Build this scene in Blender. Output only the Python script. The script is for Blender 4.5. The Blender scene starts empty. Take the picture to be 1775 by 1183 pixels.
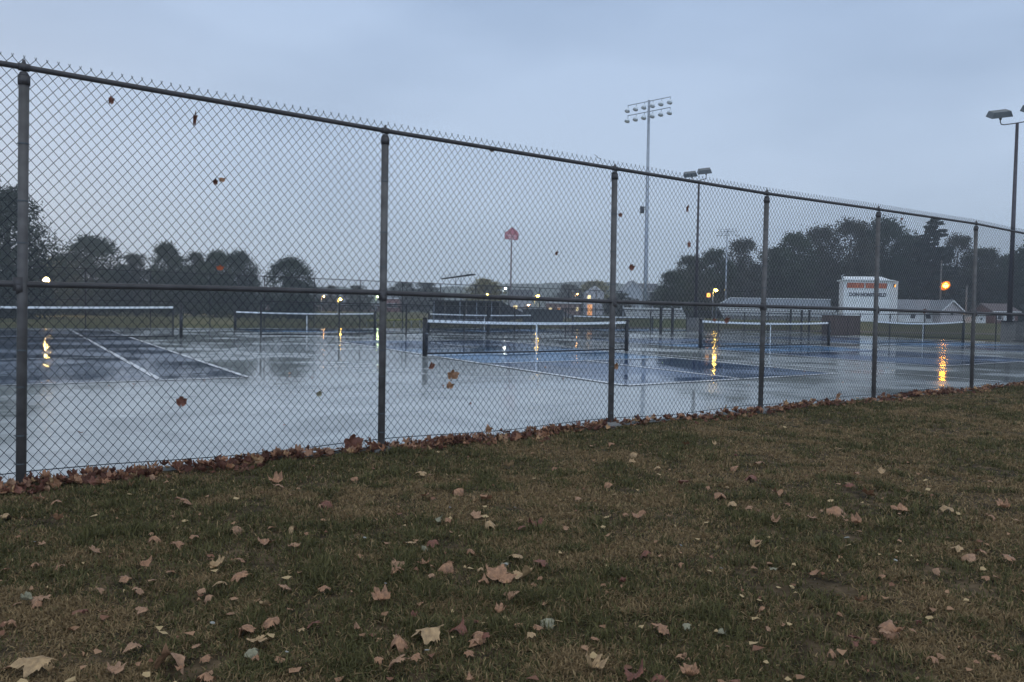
import bpy, math, random
import numpy as np
from mathutils import Vector, Matrix
random.seed(7)
SC = bpy.context.scene
COL = SC.collection
R = math.radians

# ------------------------------------------------------------------ camera
IW, IH = 1775, 1183                      # size of the photograph, used to survey points of the site
CF, CPIT, CROL, CH = 1333.0, 0.0368, 0.0165, 1.32
def ray(x, y):
    dx, dy = x - IW/2, y - IH/2
    c, s = math.cos(CROL), math.sin(CROL)
    px, py = dx*c + dy*s, -dx*s + dy*c
    c, s = math.cos(CPIT), math.sin(CPIT)
    return Vector((px/CF, c - (py/CF)*s, -s - (py/CF)*c))
def gp(x, y, z=0.0):                     # a surveyed point on the ground
    r = ray(x, y); t = (z - CH)/r.z
    return Vector((r.x*t, r.y*t, z))
def at(x, y, Y):                         # a surveyed point at distance Y
    r = ray(x, y); t = Y/r.y
    return Vector((r.x*t, Y, CH + r.z*t))
cam_d = bpy.data.cameras.new('camera')
cam = bpy.data.objects.new('camera', cam_d); COL.objects.link(cam)
c0 = ray(IW/2, IH/2).normalized()
rt = (ray(IW/2 + 1, IH/2) - ray(IW/2, IH/2)).normalized()
up = rt.cross(c0).normalized()
cam.matrix_world = Matrix(((rt.x, up.x, -c0.x, 0), (rt.y, up.y, -c0.y, 0), (rt.z, up.z, -c0.z, CH), (0, 0, 0, 1)))
cam_d.sensor_width = 36.0; cam_d.lens = CF/IW*36.0
cam_d.clip_start = 0.05; cam_d.clip_end = 4000
SC.camera = cam
SC.render.resolution_x, SC.render.resolution_y = 1024, 682
SC.view_settings.view_transform = 'Standard'; SC.view_settings.look = 'None'
SC.view_settings.exposure = 0.0; SC.view_settings.gamma = 1.0

# ------------------------------------------------------------------ world and sun (overcast dusk)
W = bpy.data.worlds.new('World'); SC.world = W; W.use_nodes = True
nt = W.node_tree; nt.nodes.clear()
def wn(t, **k):
    n = nt.nodes.new(t)
    for a, b in k.items(): setattr(n, a, b)
    return n
SUN_EL, SUN_AZ = R(9), R(-35)
out = wn('ShaderNodeOutputWorld'); bg = wn('ShaderNodeBackground')
sky = wn('ShaderNodeTexSky', sky_type='NISHITA'); sky.sun_disc = False
sky.sun_elevation = SUN_EL; sky.sun_rotation = SUN_AZ
skym = wn('ShaderNodeVectorMath', operation='SCALE'); skym.inputs['Scale'].default_value = 0.06
nt.links.new(sky.outputs[0], skym.inputs[0])
tc = wn('ShaderNodeTexCoord'); mp = wn('ShaderNodeMapping'); mp.inputs['Scale'].default_value = (1, 1, 3.2)
mp.inputs['Rotation'].default_value = (0, R(8), R(20))
nz = wn('ShaderNodeTexNoise'); nz.inputs['Scale'].default_value = 1.7; nz.inputs['Detail'].default_value = 4; nz.inputs['Roughness'].default_value = 0.45
cr = wn('ShaderNodeValToRGB'); cr.color_ramp.elements[0].position = 0.38; cr.color_ramp.elements[1].position = 0.62
cr.color_ramp.elements[0].color = (0.345, 0.455, 0.640, 1); cr.color_ramp.elements[1].color = (0.470, 0.595, 0.800, 1)
nt.links.new(tc.outputs['Generated'], mp.inputs[0]); nt.links.new(mp.outputs[0], nz.inputs['Vector']); nt.links.new(nz.outputs['Fac'], cr.inputs[0])
sep = wn('ShaderNodeSeparateXYZ'); nt.links.new(tc.outputs['Generated'], sep.inputs[0])
hr = wn('ShaderNodeValToRGB')            # overcast gradient by height
e = hr.color_ramp.elements
e[0].position = 0.0; e[0].color = (1.30, 1.24, 1.09, 1); e[1].position = 0.16; e[1].color = (1.10, 1.07, 1.02, 1)
x = e.new(0.42); x.color = (0.88, 0.91, 0.95, 1); x = e.new(0.62); x.color = (1.22, 1.10, 0.94, 1); x = e.new(1.0); x.color = (1.55, 1.32, 1.04, 1)
nt.links.new(sep.outputs['Z'], hr.inputs[0])
mul = wn('ShaderNodeMix', data_type='RGBA', blend_type='MULTIPLY'); mul.inputs[0].default_value = 1
nt.links.new(cr.outputs[0], mul.inputs[6]); nt.links.new(hr.outputs[0], mul.inputs[7])
ar_ = wn('ShaderNodeMapRange'); ar_.inputs['From Min'].default_value = 0.15; ar_.inputs['From Max'].default_value = -0.9; ar_.inputs['To Min'].default_value = 1.0; ar_.inputs['To Max'].default_value = 2.1
nt.links.new(sep.outputs['Y'], ar_.inputs['Value'])   # the sky is brighter towards the set sun, behind the camera
azm = wn('ShaderNodeVectorMath', operation='SCALE'); nt.links.new(mul.outputs[2], azm.inputs[0]); nt.links.new(ar_.outputs[0], azm.inputs['Scale'])
mixs = wn('ShaderNodeMix', data_type='RGBA'); mixs.inputs[0].default_value = 0.06
nt.links.new(azm.outputs[0], mixs.inputs[6]); nt.links.new(skym.outputs[0], mixs.inputs[7])
nt.links.new(mixs.outputs[2], bg.inputs[0]); bg.inputs[1].default_value = 1.14
nt.links.new(bg.outputs[0], out.inputs[0])
sd = bpy.data.lights.new('sun', 'SUN'); sd.energy = 0.12; sd.angle = R(40); sd.color = (0.85, 0.9, 1.0)
so = bpy.data.objects.new('sun', sd); COL.objects.link(so)
so.rotation_euler = (R(90) - R(40), 0, SUN_AZ + R(180))

# ------------------------------------------------------------------ materials
MATS = {}
def mat(name, col, rough=0.6, metal=0.0, var=0.25, scale=4.0, bump=0.0, bscale=40.0, emit=None, col2=None, spec=0.5, ior=None, coord='Object'):
    if name in MATS: return MATS[name]
    m = bpy.data.materials.new(name); m.use_nodes = True; t = m.node_tree
    b = t.nodes['Principled BSDF']; b.inputs['Roughness'].default_value = rough; b.inputs['Metallic'].default_value = metal
    b.inputs['Specular IOR Level'].default_value = spec
    if ior: b.inputs['IOR'].default_value = ior
    tcn = t.nodes.new('ShaderNodeTexCoord'); n = t.nodes.new('ShaderNodeTexNoise')
    n.inputs['Scale'].default_value = scale; n.inputs['Detail'].default_value = 6
    t.links.new(tcn.outputs[coord], n.inputs['Vector'])
    r = t.nodes.new('ShaderNodeValToRGB'); r.color_ramp.elements[0].position = 0.3; r.color_ramp.elements[1].position = 0.7
    a = [max(0, c*(1 - var)) for c in col[:3]]; d = [min(1, c*(1 + var)) for c in (col2 or col)[:3]]
    r.color_ramp.elements[0].color = (*a, 1); r.color_ramp.elements[1].color = (*d, 1)
    t.links.new(n.outputs['Fac'], r.inputs[0]); t.links.new(r.outputs[0], b.inputs['Base Color'])
    if bump > 0:
        n2 = t.nodes.new('ShaderNodeTexNoise'); n2.inputs['Scale'].default_value = bscale; n2.inputs['Detail'].default_value = 4
        t.links.new(tcn.outputs[coord], n2.inputs['Vector'])
        bn = t.nodes.new('ShaderNodeBump'); bn.inputs['Strength'].default_value = bump; bn.inputs['Distance'].default_value = 0.01
        t.links.new(n2.outputs['Fac'], bn.inputs['Height']); t.links.new(bn.outputs[0], b.inputs['Normal'])
    if emit:
        b.inputs['Emission Color'].default_value = (*emit[:3], 1); b.inputs['Emission Strength'].default_value = emit[3]
    MATS[name] = m; return m

def wet(name, col, col2, r0=0.02, r1=0.20, pscale=0.30):
    m = bpy.data.materials.new(name); m.use_nodes = True; t = m.node_tree
    b = t.nodes['Principled BSDF']; b.inputs['IOR'].default_value = 1.42; b.inputs['Specular IOR Level'].default_value = 0.5
    tcn = t.nodes.new('ShaderNodeTexCoord')
    n = t.nodes.new('ShaderNodeTexNoise'); n.inputs['Scale'].default_value = pscale; n.inputs['Detail'].default_value = 5; n.inputs['Roughness'].default_value = 0.55
    t.links.new(tcn.outputs['Object'], n.inputs['Vector'])
    r = t.nodes.new('ShaderNodeMapRange'); r.inputs['From Min'].default_value = 0.44; r.inputs['From Max'].default_value = 0.56
    r.inputs['To Min'].default_value = r0; r.inputs['To Max'].default_value = r1
    t.links.new(n.outputs['Fac'], r.inputs['Value']); t.links.new(r.outputs[0], b.inputs['Roughness'])
    n3 = t.nodes.new('ShaderNodeTexNoise'); n3.inputs['Scale'].default_value = 1.1; n3.inputs['Detail'].default_value = 8; n3.inputs['Roughness'].default_value = 0.6
    t.links.new(tcn.outputs['Object'], n3.inputs['Vector'])
    cr = t.nodes.new('ShaderNodeValToRGB'); cr.color_ramp.elements[0].position = 0.33; cr.color_ramp.elements[1].position = 0.68
    cr.color_ramp.elements[0].color = (*col, 1); cr.color_ramp.elements[1].color = (*col2, 1)
    t.links.new(n3.outputs['Fac'], cr.inputs[0])
    dn = t.nodes.new('ShaderNodeTexNoise'); dn.inputs['Scale'].default_value = 0.45; dn.inputs['Detail'].default_value = 9; dn.inputs['Roughness'].default_value = 0.7; dn.inputs['Distortion'].default_value = 1.2
    t.links.new(tcn.outputs['Object'], dn.inputs['Vector'])
    dr_ = t.nodes.new('ShaderNodeMapRange'); dr_.inputs['From Min'].default_value = 0.44; dr_.inputs['From Max'].default_value = 0.62; dr_.inputs['To Min'].default_value = 1.0; dr_.inputs['To Max'].default_value = 0.66
    t.links.new(dn.outputs['Fac'], dr_.inputs['Value'])
    vm = t.nodes.new('ShaderNodeVectorMath'); vm.operation = 'SCALE'; t.links.new(cr.outputs[0], vm.inputs[0]); t.links.new(dr_.outputs[0], vm.inputs['Scale'])
    t.links.new(vm.outputs[0], b.inputs['Base Color'])
    n4 = t.nodes.new('ShaderNodeTexNoise'); n4.inputs['Scale'].default_value = 1.3; n4.inputs['Detail'].default_value = 3
    t.links.new(tcn.outputs['Object'], n4.inputs['Vector'])
    n5 = t.nodes.new('ShaderNodeTexNoise'); n5.inputs['Scale'].default_value = 160; n5.inputs['Detail'].default_value = 2
    t.links.new(tcn.outputs['Object'], n5.inputs['Vector'])
    ad = t.nodes.new('ShaderNodeMath'); ad.operation = 'MULTIPLY_ADD'; ad.inputs[1].default_value = 0.02
    t.links.new(n5.outputs['Fac'], ad.inputs[0]); t.links.new(n4.outputs['Fac'], ad.inputs[2])
    bn = t.nodes.new('ShaderNodeBump'); bn.inputs['Strength'].default_value = 0.55; bn.inputs['Distance'].default_value = 0.008
    t.links.new(ad.outputs[0], bn.inputs['Height']); t.links.new(bn.outputs[0], b.inputs['Normal'])
    return m

def attr_mat(name, rough=0.7, trans=0.0, spec=0.3):
    m = bpy.data.materials.new(name); m.use_nodes = True; t = m.node_tree
    b = t.nodes['Principled BSDF']; b.inputs['Roughness'].default_value = rough; b.inputs['Specular IOR Level'].default_value = spec
    a = t.nodes.new('ShaderNodeAttribute'); a.attribute_name = 'tone'
    t.links.new(a.outputs['Color'], b.inputs['Base Color'])
    if trans > 0:
        tr = t.nodes.new('ShaderNodeBsdfTranslucent'); t.links.new(a.outputs['Color'], tr.inputs[0])
        ms = t.nodes.new('ShaderNodeMixShader'); ms.inputs[0].default_value = trans
        o = t.nodes['Material Output']
        t.links.new(b.outputs[0], ms.inputs[1]); t.links.new(tr.outputs[0], ms.inputs[2]); t.links.new(ms.outputs[0], o.inputs[0])
    return m

M_steel = mat('painted_dark_steel', (0.100, 0.092, 0.088), 0.6, 0.2, 0.3, 9, 0.15, 60)
M_rail = mat('dark_rail_steel', (0.050, 0.045, 0.046), 0.55, 0.1, 0.3, 9, 0.1, 60)
M_wire = mat('dark_green_wire', (0.014, 0.022, 0.030), 0.7, 0.0, 0.25, 5, spec=0.25)
M_black = mat('black_powder_coat', (0.018, 0.018, 0.022), 0.45, 0.1, 0.3, 8)
M_net = mat('black_net_string', (0.012, 0.013, 0.017), 0.8, 0, 0.2, 30)
M_tape = mat('white_vinyl_tape', (0.78, 0.79, 0.80), 0.5, 0, 0.08, 6, 0.1, 30)
M_galv = mat('galvanised_steel', (0.30, 0.33, 0.38), 0.45, 0.5, 0.2, 3)
M_bowl = mat('aluminium_reflector', (0.66, 0.70, 0.74), 0.35, 0.2, 0.15, 5)
M_bronze = mat('dark_bronze_pole', (0.045, 0.035, 0.042), 0.45, 0.3, 0.3, 3)
M_head = mat('grey_lamp_housing', (0.075, 0.085, 0.09), 0.5, 0.2, 0.25, 6)
M_lens = mat('dim_glass_lens', (0.10, 0.11, 0.12), 0.1, 0, 0.1, 5)
M_conc = mat('weathered_concrete', (0.17, 0.16, 0.15), 0.85, 0, 0.3, 5, 0.5, 40)
M_alu = mat('aluminium_plank', (0.80, 0.81, 0.82), 0.5, 0.0, 0.1, 2)
M_white = mat('white_painted_siding', (0.78, 0.79, 0.80), 0.6, 0, 0.12, 1.2)
M_roof = mat('grey_shingle_roof', (0.20, 0.21, 0.23), 0.8, 0, 0.25, 2.5, 0.3, 12)
M_brown = mat('brown_painted_box', (0.075, 0.050, 0.045), 0.6, 0, 0.3, 3)
M_brick = mat('red_brick', (0.17, 0.085, 0.07), 0.85, 0, 0.3, 6)
M_dark = mat('dark_shed_cladding', (0.035, 0.036, 0.042), 0.8, 0, 0.3, 2)
M_wind = mat('dark_window_glass', (0.02, 0.022, 0.028), 0.15, 0, 0.2, 2)
M_red = mat('red_sign_face', (0.42, 0.035, 0.055), 0.5, 0, 0.2, 0.6)
M_orange = mat('orange_window_board', (0.50, 0.13, 0.055), 0.6, 0, 0.25, 1.5)
M_wood = mat('grey_timber_pole', (0.17, 0.15, 0.135), 0.85, 0, 0.25, 3)
M_letter = mat('dark_lettering', (0.03, 0.03, 0.05), 0.6, 0, 0.1, 3)
M_pink = mat('pale_sign_lettering', (0.70, 0.52, 0.56), 0.6, 0, 0.15, 3)
M_court = wet('wet_grey_acrylic', (0.36, 0.385, 0.385), (0.42, 0.445, 0.44))
M_blue = wet('wet_dark_blue_acrylic', (0.050, 0.10, 0.21), (0.075, 0.14, 0.27))
M_kit = wet('wet_light_blue_acrylic', (0.115, 0.27, 0.49), (0.145, 0.31, 0.54))
M_navy = wet('wet_navy_acrylic', (0.11, 0.14, 0.20), (0.16, 0.19, 0.25))
M_line = wet('wet_white_paint', (0.84, 0.85, 0.86), (0.90, 0.91, 0.92), 0.12, 0.2, 1.0)
M_leafA = mat('brown_dead_leaf', (0.30, 0.150, 0.075), 0.55, 0, 0.4, 9, 0.4, 40, coord='Object')
M_leafB = mat('tan_dead_leaf', (0.37, 0.235, 0.115), 0.6, 0, 0.35, 9, 0.4, 40)
M_leafC = mat('dark_red_dead_leaf', (0.17, 0.062, 0.036), 0.65, 0, 0.4, 9, 0.4, 40)
M_leafD = mat('grey_green_leaf_back', (0.24, 0.215, 0.135), 0.7, 0, 0.3, 9, 0.4, 40)
M_leafE = mat('pinkish_brown_leaf', (0.32, 0.175, 0.095), 0.6, 0, 0.3, 9, 0.4, 40)
M_leafF = mat('orange_leaf', (0.50, 0.12, 0.05), 0.7, 0, 0.3, 9, 0.4, 40)
M_blade = attr_mat('grass_blade', 0.75, 0.25, 0.15)
M_fol = attr_mat('tree_foliage', 0.8, 0.2, 0.15)
M_bark = mat('dark_bark', (0.05, 0.042, 0.036), 0.9, 0, 0.3, 4)

# ------------------------------------------------------------------ mesh builder
class MB:
    def __init__(s): s.v = []; s.f = []
    def add(s, vs, fs):
        o = len(s.v); s.v += [tuple(p) for p in vs]; s.f += [tuple(i + o for i in f) for f in fs]; return s
    def box(s, c, d, rz=0.0, rx=0.0, ry=0.0, taper=1.0):
        m = Matrix.Rotation(rz, 3, 'Z') @ Matrix.Rotation(ry, 3, 'Y') @ Matrix.Rotation(rx, 3, 'X')
        vs = []
        for k in (-1, 1):
            q = taper if k > 0 else 1.0
            for i, j in ((-1, -1), (1, -1), (1, 1), (-1, 1)):
                vs.append(Vector(c) + m @ Vector((i*d[0]/2*q, j*d[1]/2*q, k*d[2]/2)))
        return s.add(vs, [(3, 2, 1, 0), (4, 5, 6, 7), (0, 1, 5, 4), (1, 2, 6, 5), (2, 3, 7, 6), (3, 0, 4, 7)])
    def tube(s, a, b, r, r2=None, n=10, cap=True):
        return s.path([a, b], [r, r if r2 is None else r2], n, cap)
    def path(s, ps, rs, n=8, cap=True):
        ps = [Vector(p) for p in ps]
        if not isinstance(rs, (list, tuple)): rs = [rs]*len(ps)
        vs = []; fs = []
        for i, p in enumerate(ps):
            t = (ps[min(i+1, len(ps)-1)] - ps[max(i-1, 0)]).normalized()
            a = t.cross(Vector((0, 0, 1)) if abs(t.z) < 0.9 else Vector((1, 0, 0))).normalized(); b = t.cross(a)
            for k in range(n):
                th = 2*math.pi*k/n
                vs.append(p + (a*math.cos(th) + b*math.sin(th))*rs[i])
        for i in range(len(ps)-1):
            for k in range(n):
                k2 = (k+1) % n
                fs.append((i*n+k, i*n+k2, (i+1)*n+k2, (i+1)*n+k))
        if cap:
            fs.append(tuple(range(n-1, -1, -1))); fs.append(tuple(range((len(ps)-1)*n, len(ps)*n)))
        return s.add(vs, fs)
    def lathe(s, c, prof, n=14):
        vs = []; fs = []
        for r, z in prof:
            for k in range(n):
                th = 2*math.pi*k/n; vs.append((c[0] + r*math.cos(th), c[1] + r*math.sin(th), c[2] + z))
        for i in range(len(prof)-1):
            for k in range(n):
                k2 = (k+1) % n; fs.append((i*n+k, i*n+k2, (i+1)*n+k2, (i+1)*n+k))
        fs.append(tuple(range(n-1, -1, -1))); fs.append(tuple(range((len(prof)-1)*n, len(prof)*n)))
        return s.add(vs, fs)
    def prism(s, pts, off):                  # polygon (3-D points) extruded by a vector
        n = len(pts); off = Vector(off); a = [Vector(p) for p in pts]
        vs = a + [p + off for p in a]
        fs = [tuple(range(n-1, -1, -1)), tuple(range(n, 2*n))] + [(i, (i+1) % n, n+(i+1) % n, n+i) for i in range(n)]
        return s.add(vs, fs)
    def build(s, name, m, parent=None, smooth=False, loc=None):
        me = bpy.data.meshes.new(name); me.from_pydata(s.v, [], s.f); me.update()
        me.materials.append(m)
        if smooth: me.polygons.foreach_set('use_smooth', [True]*len(me.polygons))
        o = bpy.data.objects.new(name, me); COL.objects.link(o)
        if parent is not None: o.parent = parent
        if loc is not None: o.location = loc
        return o
def tag(o, label=None, cat=None, group=None, kind=None):
    if label: o['label'] = label
    if cat: o['category'] = cat
    if group: o['group'] = group
    if kind: o['kind'] = kind
    return o
def empty(name, loc, label, cat, group=None, rz=0.0, scale=None):
    o = bpy.data.objects.new(name, None); COL.objects.link(o); o.location = loc; o.rotation_euler = (0, 0, rz)
    o.empty_display_size = 0.3
    if scale is not None: o.scale = scale if hasattr(scale, '__len__') else (scale,)*3
    return tag(o, label, cat, group)
KIDS = {}
def dup(root, loc, rz=0.0, scale=None, label=None, group=None, cat=None):
    r = root.copy(); COL.objects.link(r); r.location = loc; r.rotation_euler = (0, 0, rz)
    if scale is not None: r.scale = scale if hasattr(scale, '__len__') else (scale,)*3
    def rec(src, dst):
        for ch in [c for c in COL.objects if c.parent == src]:
            c = ch.copy(); COL.objects.link(c); c.parent = dst; rec(ch, c)
    rec(root, r); tag(r, label, cat, group)
    return r
def np_mesh(name, V, F, m, tone=None, parent=None, nv=None):
    me = bpy.data.meshes.new(name); V = np.asarray(V, np.float32); F = np.asarray(F, np.int32)
    k = F.shape[1]
    me.vertices.add(len(V)); me.vertices.foreach_set('co', V.ravel())
    me.loops.add(F.size); me.loops.foreach_set('vertex_index', F.ravel())
    me.polygons.add(len(F)); me.polygons.foreach_set('loop_start', np.arange(0, F.size, k, dtype=np.int32))
    me.polygons.foreach_set('loop_total', np.full(len(F), k, np.int32))
    me.update(); me.validate(); me.materials.append(m)
    if tone is not None:
        a = me.color_attributes.new('tone', 'FLOAT_COLOR', 'POINT')
        a.data.foreach_set('color', np.hstack([tone, np.ones((len(tone), 1))]).astype(np.float32).ravel())
    o = bpy.data.objects.new(name, me); COL.objects.link(o)
    if parent is not None: o.parent = parent
    return o

# ------------------------------------------------------------------ site grid: s runs along the fence, t away from it
GA = R(36); DD = Vector((math.cos(GA), math.sin(GA), 0)); NN = Vector((-math.sin(GA), math.cos(GA), 0))
def L(s, t, z=0.0): return DD*s + NN*t + Vector((0, 0, z))
FT = 6.705
def smooth(x): x = np.clip(x, 0, 1); return x*x*(3 - 2*x)
def gz(X, Y):
    return float(-0.035 + 0.95*smooth((Y - 84)/10)*smooth((X - 6)/10) + 1.0*smooth((Y - 135)/30)*smooth((8 - X)/14))
def vnoise(x, y, seed=0):
    rs = np.random.RandomState(seed); T = rs.rand(256, 256)
    xi = np.floor(x).astype(int); yi = np.floor(y).astype(int); fx = x - xi; fy = y - yi
    fx = fx*fx*(3-2*fx); fy = fy*fy*(3-2*fy)
    a = T[xi % 256, yi % 256]; b = T[(xi+1) % 256, yi % 256]; c = T[xi % 256, (yi+1) % 256]; d = T[(xi+1) % 256, (yi+1) % 256]
    return (a*(1-fx) + b*fx)*(1-fy) + (c*(1-fx) + d*fx)*fy

# ------------------------------------------------------------------ ground
def ground_material():
    m = bpy.data.materials.new('lawn_soil'); m.use_nodes = True; t = m.node_tree; b = t.nodes['Principled BSDF']
    b.inputs['Roughness'].default_value = 0.95; b.inputs['Specular IOR Level'].default_value = 0.1
    g = t.nodes.new('ShaderNodeNewGeometry')
    def nz(sc, det=6):
        n = t.nodes.new('ShaderNodeTexNoise'); n.inputs['Scale'].default_value = sc; n.inputs['Detail'].default_value = det
        t.links.new(g.outputs['Position'], n.inputs['Vector']); return n
    def ramp(n, a, b_, p0=0.35, p1=0.65):
        r = t.nodes.new('ShaderNodeValToRGB'); r.color_ramp.elements[0].position = p0; r.color_ramp.elements[1].position = p1
        r.color_ramp.elements[0].color = (*a, 1); r.color_ramp.elements[1].color = (*b_, 1); t.links.new(n.outputs['Fac'], r.inputs[0]); return r
    near = ramp(nz(9), (0.028, 0.020, 0.011), (0.135, 0.092, 0.052))
    far = ramp(nz(0.09), (0.075, 0.085, 0.035), (0.150, 0.125, 0.062))
    s = t.nodes.new('ShaderNodeSeparateXYZ'); t.links.new(g.outputs['Position'], s.inputs[0])
    mr = t.nodes.new('ShaderNodeMapRange'); mr.inputs['From Min'].default_value = 20; mr.inputs['From Max'].default_value = 40
    t.links.new(s.outputs['Y'], mr.inputs['Value'])
    mx = t.nodes.new('ShaderNodeMix'); mx.data_type = 'RGBA'
    t.links.new(mr.outputs[0], mx.inputs[0]); t.links.new(near.outputs[0], mx.inputs[6]); t.links.new(far.outputs[0], mx.inputs[7])
    t.links.new(mx.outputs[2], b.inputs['Base Color'])
    n2 = nz(55, 5); bn = t.nodes.new('ShaderNodeBump'); bn.inputs['Strength'].default_value = 0.7; bn.inputs['Distance'].default_value = 0.02
    t.links.new(n2.outputs['Fac'], bn.inputs['Height']); t.links.new(bn.outputs[0], b.inputs['Normal'])
    return m
gx = np.unique(np.concatenate([np.linspace(-640, -80, 15), np.linspace(-80, 80, 81), np.linspace(80, 640, 15)]))
gy = np.unique(np.concatenate([np.linspace(-60, 60, 25), np.linspace(60, 200, 71), np.linspace(200, 640, 12)]))
GX, GY = np.meshgrid(gx, gy); GZ = -0.035 + 0.95*smooth((GY-84)/10)*smooth((GX-6)/10) + 1.0*smooth((GY-135)/30)*smooth((8-GX)/14)
nx, ny = len(gx), len(gy)
idx = np.arange(nx*ny).reshape(ny, nx)
F_ = np.stack([idx[:-1, :-1].ravel(), idx[:-1, 1:].ravel(), idx[1:, 1:].ravel(), idx[1:, :-1].ravel()], 1)
M_ground = ground_material()
tag(np_mesh('ground', np.stack([GX.ravel(), GY.ravel(), GZ.ravel()], 1), F_, M_ground), kind='structure')

# court slab and its painted surfaces
def sheet(name, pts, z, m, kind='structure', thick=None):
    b = MB()
    if thick: b.prism([(p.x, p.y, z - thick) for p in pts], (0, 0, thick))
    else: b.add([(p.x, p.y, z) for p in pts], [tuple(range(len(pts)))])
    return tag(b.build(name, m), kind=kind)
RF = [(63.5, 43.4), (60.9, 39.3), (57.0, 32.5), (53.4, 25.75), (52.6, 21.0), (51.6, 14.0), (50.8, FT + .08)]
sheet('court_slab', [L(-40, FT + .08), L(50.8, FT + .08)] + [L(a, b) for a, b in RF[::-1][1:]] + [L(63.5, 52.3), L(-40, 51.6)], 0.0, M_court, thick=0.2)
def quad(name, a, b, c, d, z, m): return sheet(name, [L(*a), L(*b), L(*c), L(*d)], z, m)
def lerp(a, b, f): return (a[0] + (b[0]-a[0])*f, a[1] + (b[1]-a[1])*f)
LINES = MB()
def line(a, b, w=0.06, z=0.012):
    w *= 2.4
    A, B = L(*a), L(*b); d = (B - A).normalized(); n = Vector((-d.y, d.x, 0))*w/2
    LINES.add([(p.x, p.y, z) for p in (A-n, B-n, B+n, A+n)], [(0, 1, 2, 3)])
def pickle(nl, sl, bl, sr, br, ks, kt, fdl, fdr):
    # net line nl..; sl/sr = left and right sideline at the near baseline; fdl/fdr = same at the far baseline
    A, B = sl, sr; C, D = fdl, fdr
    quad('court_surface', A, B, D, C, 0.004, M_blue)
    f0, f1 = ks
    quad('court_kitchen', lerp(A, C, f0), lerp(B, D, f0), lerp(B, D, f1), lerp(A, C, f1), 0.008, M_kit)
    line(A, B, .07); line(C, D); line(A, C, .07); line(B, D, .07)
    line(lerp(A, C, f0), lerp(B, D, f0)); line(lerp(A, C, f1), lerp(B, D, f1))
    m0, m1 = lerp(A, B, .49), lerp(C, D, .49); line(m0, lerp(m0, m1, f0)); line(lerp(m0, m1, f1), m1)
# near row of three courts, far row of two
pickle(0, (10.08, 10.27), 0, (16.95, 10.17), 0, (0.30, 0.66), 0, (12.96, 30.4), (20.6, 30.4))
pickle(0, (22.38, 10.43), 0, (30.2, 10.45), 0, (0.32, 0.68), 0, (26.3, 30.8), (35.0, 30.8))
pickle(0, (36.0, 10.8), 0, (45.2, 10.9), 0, (0.34, 0.68), 0, (40.5, 31.2), (50.6, 31.2))
pickle(0, (26.5, 39.9), 0, (35.0, 40.2), 0, (0.25, 0.75), 0, (27.6, 50.6), (38.6, 51.2))
pickle(0, (40.5, 41.5), 0, (51.5, 43.0), 0, (0.25, 0.75), 0, (43.0, 51.0), (55.0, 51.8))
quad('court_kitchen', (13.9, 43.5), (22.6, 42.6), (23.0, 48.0), (14.2, 49.5), 0.006, M_kit)
quad('court_surface', (-13.0, 15.3), (4.53, 14.78), (6.9, 47.5), (-11.0, 47.5), 0.004, M_navy)
line((-13.0, 15.3), (4.53, 14.78), .04); line((4.53, 14.78), (6.9, 47.5), .045); line((3.01, 15.08), (5.1, 47.5), .045)
line((-13.0, 22.0), (3.45, 21.95), .04); line((-13.0, 47.5), (6.9, 47.5), .09)
line((18.35, 7.2), (18.4, 10.1), .06); line((18.42, 10.15), (18.35, 12.6), .06); line((18.35, 12.6), (20.6, 30), .06); line((7.6, 45.3), (13.4, 47.3), .08)
line((20.0, 30.6), (36, 31.0), .06); line((31.0, 8.9), (46.0, 9.1), .06)
tag(LINES.build('court_lines', M_line), kind='structure')
# brown cinder strip and turf beyond the far fence
sheet('turf_strip', [Vector((8, 97, 0)), Vector((62, 97, 0)), Vector((62, 103.5, 0)), Vector((8, 103.5, 0))], 0.925, mat('field_turf', (0.035, 0.085, 0.035), 0.9, 0, 0.3, 1.0))
sheet('running_track', [Vector((4, 74, 0)), Vector((70, 74, 0)), Vector((70, 83.5, 0)), Vector((4, 83.5, 0))], -0.028, mat('brown_track', (0.10, 0.070, 0.055), 0.9, 0, 0.25, 0.8))

# hills far behind
def hills():
    b = []; X = np.linspace(-600, 600, 160); f = []
    rows = [(500, 0.0), (530, 0.55), (560, 1.0), (600, 0.85)]
    prof = 16.5 + 1.2*np.sin(X/95.0 + 1) + 1.0*np.sin(X/41.0) + 1.5*vnoise(X/14.0, X*0+3, 5) + 4.5*np.exp(-((X-60)/120.0)**2) - 5*smooth((-X-140)/150)
    n = len(X)
    for y, k in rows:
        for i, x_ in enumerate(X): b.append((x_, y, -0.5 + prof[i]*k + (1.6*random.random() if k > 0.5 else 0)))
    for r in range(3):
        for i in range(n-1): f.append((r*n+i, r*n+i+1, (r+1)*n+i+1, (r+1)*n+i))
    return np_mesh('hills', b, f, mat('wooded_hill', (0.06, 0.075, 0.045), 0.95, 0, 0.4, 0.08, 0.6, 0.4))
tag(hills(), kind='structure')

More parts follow.
